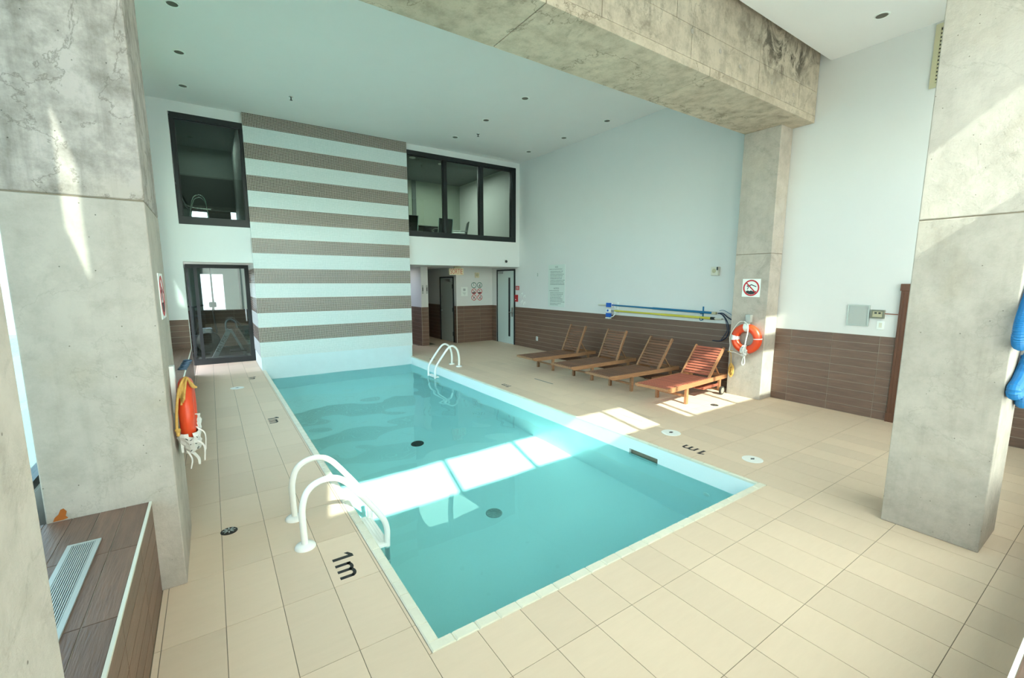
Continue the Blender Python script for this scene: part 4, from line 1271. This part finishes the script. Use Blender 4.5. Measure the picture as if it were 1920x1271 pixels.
box((-0.9805, 1.55, 0.95), (-0.955, 1.62, 1.24)).build('plate', 'white', b3, bevel=0.003)
cs = MB(); pts = []
for k in range(70):
    a = k*0.62
    pts.append((-0.925+0.00055*k+0.022*math.cos(a), 1.70+0.022*math.sin(a), 1.19+0.0009*k))
MB().tube(pts, 0.0045, 6).build('coil_spring', 'spring', b3, smooth=True)

# ------------------------------------------------------------------ signs
def disc(mb, F, cx, cy, r0, r1, z0, z1, n=32):
    """annulus (or disc when r0 == 0) in frame F"""
    for k in range(n):
        a, b = 2*PI*k/n, 2*PI*(k+1)/n
        q = [(cx+r1*math.cos(a), cy+r1*math.sin(a)), (cx+r1*math.cos(b), cy+r1*math.sin(b))]
        if r0 > 0: q += [(cx+r0*math.cos(b), cy+r0*math.sin(b)), (cx+r0*math.cos(a), cy+r0*math.sin(a))]
        else: q += [(cx, cy)]
        mb.prism(q, lambda p: F @ Vector((p[0], p[1], z0)), lambda p: F @ Vector((p[0], p[1], z1)))
def bar2(mb, F, p, q, w_, z0, z1):
    d = Vector((q[0]-p[0], q[1]-p[1])); nn = Vector((-d.y, d.x)).normalized()*w_/2
    mb.prism([(p[0]-nn.x, p[1]-nn.y), (q[0]-nn.x, q[1]-nn.y), (q[0]+nn.x, q[1]+nn.y), (p[0]+nn.x, p[1]+nn.y)],
             lambda a: F @ Vector((a[0], a[1], z0)), lambda a: F @ Vector((a[0], a[1], z1)))
def no_dive(label, F, s, loc):
    t = thing('safety_sign', label, 'sign', loc)
    mb = MB(); mb.prism([(-s, -s), (s, -s), (s, s), (-s, s)], lambda p: F @ Vector((p[0], p[1], 0)), lambda p: F @ Vector((p[0], p[1], 0.004)))
    mb.build('plate', 'white', t)
    mb = MB(); disc(mb, F, 0, 0, 0.74*s, 0.90*s, 0.004, 0.0055); bar2(mb, F, (-0.56*s, 0.56*s), (0.56*s, -0.56*s), 0.13*s, 0.006, 0.0068)
    mb.build('red_ring', 'red', t)
    mb = MB()
    wav = [(-0.62*s, -0.30*s), (-0.5*s, -0.36*s), (-0.35*s, -0.28*s), (-0.18*s, -0.36*s), (0, -0.28*s), (0.18*s, -0.36*s), (0.35*s, -0.28*s), (0.5*s, -0.36*s), (0.62*s, -0.30*s), (0.5*s, -0.55*s), (0.25*s, -0.68*s), (0, -0.72*s), (-0.25*s, -0.68*s), (-0.5*s, -0.55*s)]
    mb.prism(wav, lambda p: F @ Vector((p[0], p[1], 0.004)), lambda p: F @ Vector((p[0], p[1], 0.0055)))
    disc(mb, F, -0.42*s, 0.20*s, 0, 0.075*s, 0.004, 0.0055, 14)
    bar2(mb, F, (-0.34*s, 0.18*s), (0.02*s, 0.36*s), 0.10*s, 0.004, 0.0055); bar2(mb, F, (0.0, 0.36*s), (0.56*s, 0.14*s), 0.09*s, 0.004, 0.0055)
    bar2(mb, F, (-0.26*s, 0.20*s), (-0.42*s, -0.18*s), 0.07*s, 0.004, 0.0055)
    mb.build('diver_symbol', 'ink', t)
no_dive('square white no-diving sign high on the right-hand column', frame_mtx((5.9295, 1.727, 1.660), (0, -1, 0), (0, 0, 1)), 0.133, (5.93, 1.727, 1.66))
no_dive('no-diving sign seen nearly edge-on on the side of the left column', frame_mtx((-0.9805, 1.62, 1.660), (0, 1, 0), (0, 0, 1)), 0.133, (-0.98, 1.62, 1.66))

def picto(kind, cx, cz, label):
    F = frame_mtx((cx, YR-0.0005, cz), (1, 0, 0), (0, 0, 1))
    t = thing('pool_rule_sign', label, 'sign', (cx, YR, cz), 'round pool rule signs on the recess wall')
    mb = MB(); disc(mb, F, 0, 0, 0, 0.084, 0, 0.003); mb.build('plate', 'white', t)
    mb = MB(); disc(mb, F, 0, 0, 0.066, 0.084, 0.003, 0.0045)
    if kind > 1: bar2(mb, F, (-0.048, 0.048), (0.048, -0.048), 0.012, 0.005, 0.006)
    mb.build('ring', 'green' if kind < 2 else 'red', t)
    mb = MB()
    if kind == 0:
        bar2(mb, F, (0, 0.055), (0, 0.0), 0.016, 0.003, 0.0045)
        for k in (-2, -1, 0, 1, 2): bar2(mb, F, (k*0.006, 0.0), (k*0.015, -0.03), 0.003, 0.003, 0.0045)
    elif kind == 1:
        disc(mb, F, 0.012, 0.04, 0, 0.011, 0.003, 0.0045, 12); bar2(mb, F, (0.012, 0.03), (0.012, -0.055), 0.024, 0.003, 0.0045)
        disc(mb, F, -0.022, 0.008, 0, 0.009, 0.003, 0.0045, 12); bar2(mb, F, (-0.022, 0.0), (-0.022, -0.05), 0.015, 0.003, 0.0045)
    elif kind in (2, 3):
        pts = [(0.064*math.cos(a), 0.064*math.sin(a)) for a in [PI+0.35+(PI-0.7)*k/10 for k in range(11)]]
        mb.prism(pts, lambda p: F @ Vector((p[0], p[1], 0.003)), lambda p: F @ Vector((p[0], p[1], 0.0045)))
        disc(mb, F, -0.02, 0.03, 0, 0.010, 0.003, 0.0045, 12)
        bar2(mb, F, (-0.02, 0.025), (0.02, 0.0 if kind == 2 else 0.03), 0.012, 0.003, 0.0045); bar2(mb, F, (0.02, 0.0 if kind == 2 else 0.03), (0.035, 0.03 if kind == 2 else 0.0), 0.008, 0.003, 0.0045)
    elif kind == 4:
        disc(mb, F, 0.0, 0.012, 0, 0.022, 0.003, 0.0045, 14); bar2(mb, F, (0, 0), (0, -0.045), 0.016, 0.003, 0.0045); bar2(mb, F, (-0.03, -0.035), (0.03, 0.02), 0.008, 0.003, 0.0045)
    else:
        bar2(mb, F, (0.02, 0.045), (0.008, -0.04), 0.02, 0.003, 0.0045); bar2(mb, F, (-0.02, 0.0), (-0.02, -0.045), 0.014, 0.003, 0.0045)
    mb.build('symbol', 'ink', t)
lbl = ['green-ringed round sign with a shower symbol, top left of six', 'green-ringed round sign with adult and child, top right of six', 'red-ringed round sign, middle left of six on the recess wall',
       'red-ringed diving ban sign, middle right of six', 'red-ringed round sign, bottom left of six', 'red-ringed round sign with a bottle shape, bottom right of six']
for k in range(6):
    picto(k, 5.632 if k % 2 == 0 else 5.825, (1.655, 1.475, 1.297)[k//2], lbl[k])
nt_ = thing('notice', 'small white notice with a symbol left of the round signs', 'notice', (5.318, YR, 1.475))
box((5.21, YR-0.003, 1.345), (5.426, YR, 1.605)).build('plate', 'white', nt_)
mb = MB(); F = frame_mtx((5.318, YR-0.003, 1.475), (1, 0, 0), (0, 0, 1))
for sx in (-0.02, 0.02):
    disc(mb, F, sx, 0.075, 0, 0.012, 0, 0.001, 10); bar2(mb, F, (sx, 0.062), (sx, 0.02), 0.022, 0, 0.001)
for k in range(3): bar2(mb, F, (-0.06+0.02*k, -0.03-0.03*k), (0.05-0.01*k, -0.03-0.03*k), 0.006, 0, 0.001)
mb.build('symbol', 'inkgrey', nt_)
sp_ = thing('wall_speaker', 'small beige horn strobe above the round signs in the recess', 'alarm', (5.73, YR, 1.94))
box((5.668, YR-0.04, 1.87), (5.797, YR, 2.017)).build('housing', 'exitbody', sp_, bevel=0.006)
MB().lathe([(0.045, -0.04), (0.035, -0.046)], (5.732, YR, 1.95), 18, 'y').build('grille', 'beige', sp_)

# exit sign
ex = thing('exit_sign', 'beige hanging exit sign reading SORTIE in red letters', 'sign', (4.66, 8.8, 2.147))
box((4.455, 8.775, 1.93), (4.865, 8.825, 2.10)).build('housing', 'exitbody', ex, bevel=0.004)
box((4.60, 8.78, 2.10), (4.80, 8.82, HR)).build('mount', 'beige', ex)
text('lettering', 'SORTIE', 0.20, 'exitred', frame_mtx((4.655, 8.774, 2.013), (1, 0, 0), (0, 0, 1)), ex, 0.56, 0.95)

# dome camera on the upper wall
cmr = thing('security_camera', 'small dark dome camera on the white wall above the back door', 'camera', (5.815, YB, 2.286))
MB().lathe([(0.052, 0.0), (0.052, -0.02), (0.045, -0.03)], (5.805, YB, 2.286), 24, 'y').build('base', 'white', cmr, smooth=True)
MB().ball((5.815, YB-0.035, 2.286), 0.038, 14).build('dome', 'gymblack', cmr, smooth=True)

# pier plates
for (x, lb) in ((4.045, 'dark vertical plate left on the white pier'), (4.165, 'dark vertical plate right on the white pier')):
    o = thing('switch_plate', lb, 'switch', (x, YR, 1.55))
    box((x-0.02, YR-0.008, 1.43), (x+0.02, YR, 1.66)).build('plate', 'greymetal', o)
    box((x-0.009, YR-0.012, 1.50), (x+0.009, YR-0.008, 1.60)).build('key', 'ink', o)

# ------------------------------------------------------------------ items on the right wall
al = thing('fire_alarm', 'red fire alarm pull station beside the white back door', 'alarm', (XW, 8.29, 1.3))
box((XW-0.05, 8.245, 1.21), (XW, 8.345, 1.40)).build('housing', 'redbox', al, bevel=0.006)
box((XW-0.056, 8.275, 1.262), (XW-0.05, 8.315, 1.278)).build('pull_handle', 'white', al)
rs = thing('alarm_sign', 'small red sign above the fire alarm pull station', 'sign', (XW, 8.28, 1.585))
box((XW-0.004, 8.195, 1.53), (XW, 8.365, 1.64)).build('plate', 'red', rs)
for z in (1.56, 1.585, 1.61): box((XW-0.0055, 8.22, z-0.004), (XW-0.004, 8.34, z+0.004)).build('print_line', 'white', rs)
for k, (y, z) in enumerate(((8.05, 1.44), (8.04, 1.24), (7.93, 1.38), (7.93, 1.20))):
    o = thing('wall_hook', ['upper left', 'lower left', 'upper right', 'lower right'][k] + ' of four small white hooks by the alarm', 'hook', (XW, y, z))
    MB().tube(smooth_path([(XW, y, z), (XW-0.04, y, z-0.01), (XW-0.05, y, z-0.05), (XW-0.03, y, z-0.07)], 4), 0.006, 6).build('hook_arm', 'white', o, smooth=True)
    box((XW-0.004, y-0.012, z-0.05), (XW, y+0.012, z+0.03)).build('plate', 'white', o)
o = thing('wall_clip', 'tiny grey fitting on the wall between the door and the big notice', 'fitting', (XW, 7.365, 1.935))
box((XW-0.012, 7.35, 1.89), (XW, 7.38, 1.975)).build('body', 'greymetal', o)
ot = thing('wall_outlet', 'white power outlet low on the brown wall tiles', 'outlet', (XR, 7.363, 0.28))
box((XR-0.006, 7.325, 0.23), (XR, 7.402, 0.335)).build('plate', 'white', ot)
for z in (0.262, 0.303): box((XR-0.008, 7.35, z-0.012), (XR-0.006, 7.378, z+0.012)).build('socket', 'inkgrey', ot)

# big bilingual notice (transparent board)
nb = thing('rules_notice', 'tall pale notice board of black text headed AVIS and NOTICE', 'notice', (XW, 6.62, 1.65))
M['noticeboard'] = mat('notice_board', (212, 220, 214), 0.3)
box((XW-0.004, 6.305, 1.145), (XW, 6.935, 2.165)).build('board', 'noticeboard', nb)
Fn = frame_mtx((XW-0.0045, 6.62, 2.105), (0, -1, 0), (0, 0, 1))
text('heading', 'AVIS', 0.055, 'inkgrey', Fn, nb, 1, 1, 0, 0.0005)
text('heading', 'NOTICE', 0.055, 'inkgrey', frame_mtx((XW-0.0045, 6.62, 1.59), (0, -1, 0), (0, 0, 1)), nb, 1, 1, 0, 0.0005)
random.seed(12)
tl = MB()
lines = [2.055, 2.005, 1.968, 1.932, 1.897, 1.862, 1.827, 1.790, 1.755, 1.720, 1.686] + [1.535, 1.487, 1.452, 1.412, 1.375, 1.340, 1.305, 1.270, 1.228, 1.193]
for k, z in enumerate(lines):
    y = 6.885 - (0.0 if k in (0, 11) else 0.03)
    end = 6.885 - random.uniform(0.40, 0.54) if k not in (11, 20) else 6.55
    while y > end:
        wd = random.uniform(0.012, 0.05)
        tl.box((XW-0.0052, y-wd, z-0.0055), (XW-0.004, y, z+0.0055)); y -= wd + 0.011
o = tl.build('body_text', 'inkgrey', nb); o['kind'] = 'stuff'

# beige detector near the column
dt = thing('wall_speaker', 'small beige speaker box high on the wall above the pole ends', 'speaker', (XW, 2.49, 1.92))
box((XW-0.06, 2.435, 1.855), (XW, 2.56, 1.995)).build('housing', 'offwhite', dt, bevel=0.006)
MB().lathe([(0.036, -0.06), (0.03, -0.066)], (XW, 2.505, 1.93), 18, 'x').build('grille', 'beige', dt)
box((XW-0.062, 2.436, 1.94), (XW-0.055, 2.462, 1.993)).build('dark_lens', 'ink', dt)

# telescopic poles on hooks
p1 = thing('telescopic_pole', 'long blue telescopic pool pole hanging along the right wall', 'pole', (6.20, 3.6, 1.25))
MB().tube([(6.205, 4.66, 1.268), (6.205, 3.7, 1.253)], 0.016, 10).build('outer_tube', 'bluepole', p1, smooth=True)
MB().tube([(6.205, 3.7, 1.253), (6.205, 2.49, 1.234)], 0.0205, 10).build('inner_tube', 'bluepole', p1, smooth=True)
MB().tube([(6.205, 2.49, 1.234), (6.205, 2.415, 1.232)], 0.022, 10).build('lock_collar', 'beige', p1, smooth=True)
p2 = thing('telescopic_pole', 'long yellow telescopic pole hanging just below the blue one', 'pole', (6.20, 3.6, 1.15))
MB().tube([(6.205, 4.66, 1.155), (6.205, 3.5, 1.148)], 0.018, 10).build('outer_tube', 'yellowpole', p2, smooth=True)
MB().tube([(6.205, 3.5, 1.148), (6.205, 2.51, 1.143)], 0.022, 10).build('inner_tube', 'yellowpole', p2, smooth=True)
MB().tube([(6.205, 2.51, 1.143), (6.205, 2.44, 1.143)], 0.024, 10).build('lock_collar', 'ink', p2, smooth=True)
MB().tube([(6.205, 2.44, 1.143), (6.205, 2.31, 1.142)], 0.015, 10).build('hand_grip', 'offwhite', p2, smooth=True)
h1 = thing('brush_head', 'blue and white pool brush head at the far end of the blue pole', 'brush', (6.19, 4.83, 1.26))
box((6.15, 4.74, 1.225), (6.19, 4.86, 1.315)).build('head_body', 'blue', h1, bevel=0.006)
box((6.19, 4.74, 1.22), (6.225, 4.86, 1.32)).build('bristles', 'white', h1)
MB().tube([(6.205, 4.74, 1.27), (6.205, 4.60, 1.268)], 0.013, 8).build('socket', 'blue', h1)
MB().tube([(6.205, 5.13, 1.262), (6.205, 4.86, 1.262)], 0.017, 8).build('white_handle', 'offwhite', h1, smooth=True)
h2 = thing('pool_vacuum', 'blue and white vacuum head below the brush on the yellow pole', 'pool vacuum head', (6.19, 4.82, 1.1))
box((6.15, 4.73, 1.02), (6.195, 4.86, 1.10)).build('lower_body', 'blue', h2, bevel=0.006)
box((6.15, 4.75, 1.12), (6.195, 4.86, 1.19)).build('upper_body', 'white', h2, bevel=0.006)
MB().lathe([(0.022, 0), (0.022, -0.01)], (6.15, 4.80, 1.155), 16, 'x').build('dial', 'blue', h2)
box((6.15, 4.74, 0.985), (6.20, 4.87, 1.01)).build('white_rim', 'white', h2, bevel=0.004)
MB().tube([(6.19, 4.74, 1.155), (6.205, 4.64, 1.155)], 0.012, 8).build('socket', 'steel', h2)
MB().tube(smooth_path([(6.18, 4.73, 1.02), (6.17, 4.67, 1.04), (6.19, 4.62, 1.10)], 4), 0.010, 8).build('swivel', 'white', h2, smooth=True)
for (y, lb, m_) in ((4.62, 'white double wall hook at the brush end of the poles', 'white'), (2.69, 'thin blue wall hook near the grip end of the poles', 'bluepole')):
    o = thing('pole_hook', lb, 'hook', (XW, y, 1.2))
    box((XW-0.008, y-0.012, 1.10), (XW, y+0.012, 1.33)).build('strap', m_, o)
    for z in (1.235, 1.125): MB().tube(smooth_path([(XW, y, z-0.025), (6.20, y, z-0.03), (6.17, y, z-0.01), (6.17, y, z+0.02)], 4), 0.006, 6).build('hook_arm', m_, o, smooth=True)
cbl = thing('cable_bundle', 'dark blue cables draped by the column above the nearest lounger', 'cable', (6.2, 2.2, 1.1))
rope('cable', [(6.21, 2.39, 1.232), (6.205, 2.30, 1.235), (6.20, 2.20, 1.17), (6.19, 2.08, 1.12), (6.19, 2.01, 1.10)], 0.010, 'navy', cbl)
rope('cable', [(6.21, 2.37, 1.235), (6.19, 2.28, 1.20), (6.18, 2.20, 1.10), (6.18, 2.17, 0.98), (6.19, 2.20, 0.86), (6.21, 2.32, 0.78), (6.22, 2.46, 0.77)], 0.009, 'navy', cbl)
rope('cable', [(6.21, 2.33, 1.225), (6.19, 2.25, 1.15), (6.18, 2.21, 1.05), (6.18, 2.20, 0.95), (6.20, 2.30, 0.80)], 0.006, 'navy', cbl)
rope('cable', [(6.20, 2.36, 1.28), (6.20, 2.28, 1.285), (6.20, 2.15, 1.22), (6.20, 2.02, 1.15)], 0.004, 'bluepole', cbl)

# right wall, near part
pn_ = thing('service_hatch', 'square grey service hatch on the white wall near the wood door', 'hatch', (XW, 0.49, 1.315))
pb = MB(); y0, y1, z0, z1 = 0.362, 0.600, 1.180, 1.452; e = 0.016
pb.box((XW-0.018, y0, z0), (XW, y1, z0+e)).box((XW-0.018, y0, z1-e), (XW, y1, z1)).box((XW-0.018, y0, z0+e), (XW, y0+e, z1-e)).box((XW-0.018, y1-e, z0+e), (XW, y1, z1-e))
pb.build('rim', 'greenmetal', pn_)
box((XW-0.010, y0+e, z0+e), (XW, y1-e, z1-e)).build('cover', 'greymetal', pn_)
th = thing('thermostat_guard', 'dark framed control box with two small slots beside the grey panel', 'control box', (XW, 0.278, 1.343))
M['guard'] = mat('guard_metal', (120, 120, 104), 0.5)
tb_ = MB(); y0, y1, z0, z1 = 0.205, 0.345, 1.290, 1.397; e = 0.018
tb_.box((XW-0.03, y0, z0), (XW, y1, z0+e)).box((XW-0.03, y0, z1-e), (XW, y1, z1)).box((XW-0.03, y0, z0+e), (XW, y0+e, z1-e)).box((XW-0.03, y1-e, z0+e), (XW, y1, z1-e))
tb_.build('frame', 'guard', th)
box((XW-0.022, y0+e, z0+e), (XW, y1-e, z1-e)).build('face', 'beige', th)
for y in (0.255, 0.295): box((XW-0.026, y-0.012, 1.348), (XW-0.022, y+0.012, 1.368)).build('slot', 'ink', th)
tag(MB().tube([(XW-0.01, 0.205, 1.352), (XW-0.01, 0.075, 1.350)], 0.0055, 8).build('copper_conduit', mat('copper', (150, 84, 58), 0.4, 0.4)), 'thin copper coloured conduit from the control box to the wood door frame', 'pipe')
sw = thing('light_switch', 'white rocker switch below the dark control box', 'switch', (XW, 0.237, 1.205))
box((XW-0.006, 0.198, 1.150), (XW, 0.276, 1.258)).build('plate', 'white', sw, bevel=0.002)
box((XW-0.010, 0.222, 1.175), (XW-0.006, 0.252, 1.235)).build('rocker', 'offwhite', sw)
vt = thing('wall_vent', 'tall beige framed vent high on the right wall beside the foreground column', 'vent', (XW, -0.2, 4.3))
vb = MB(); y0, y1, z0, z1 = -0.55, 0.052, 3.93, 4.60; e = 0.045
vb.box((XW-0.02, y0, z0), (XW, y1, z0+e)).box((XW-0.02, y0, z1-e), (XW, y1, z1)).box((XW-0.02, y0, z0+e), (XW, y0+e, z1-e)).box((XW-0.02, y1-e, z0+e), (XW, y1, z1-e))
vb.build('rim', 'beige', vt)
box((XW-0.006, y0+e, z0+e), (XW, y1-e, z1-e)).build('core', 'rubber', vt)
for k in range(14): piece('slat', (XW-0.010, (y0+y1)/2, z0+e+0.04*(k+0.5)), (0.008, y1-y0-2*e, 0.022), 'beige', vt)

# blue vacuum hose hanging on the foreground column
hs = thing('vacuum_hose', 'coiled blue corrugated pool hose hanging behind the foreground column', 'hose', (3.5, -1.32, 1.5))
def corr(pts, r, name):
    P = smooth_path(pts, 40)
    # resample evenly
    out = [P[0]]; step = 0.0055; acc = 0
    for a, b in zip(P[:-1], P[1:]):
        d = (b-a).length; t_ = step-acc
        while t_ <= d:
            out.append(a+(b-a)*(t_/d)); t_ += step
        acc = d-(t_-step)
    rs_ = [r if k % 2 else r*0.86 for k in range(len(out))]
    return MB().tube(out, rs_, 14).build(name, 'hose', hs, smooth=False)
HY = -1.303
corr([(3.60, HY, 2.25), (3.50, HY, 1.95), (3.38, HY, 1.74), (3.27, HY, 1.62), (3.17, HY, 1.52), (3.145, HY, 1.43), (3.24, HY, 1.375), (3.42, HY, 1.45), (3.58, HY, 1.80), (3.62, HY, 2.22)], 0.036, 'coil')
corr([(3.64, HY-0.075, 2.2), (3.66, HY-0.06, 1.6), (3.52, HY, 1.22), (3.38, HY, 1.14), (3.25, HY, 1.105), (3.30, HY, 1.06), (3.50, HY, 1.08), (3.64, HY-0.06, 1.3), (3.68, HY-0.075, 2.0)], 0.034, 'coil')
corr([(3.56, HY, 1.28), (3.58, HY, 1.03), (3.68, HY, 0.95), (3.72, HY-0.03, 1.1), (3.72, HY-0.07, 1.7)], 0.034, 'coil')
box((3.54, HY-0.10, 2.30), (3.60, -1.264, 2.34)).build('hanger', 'white', hs)
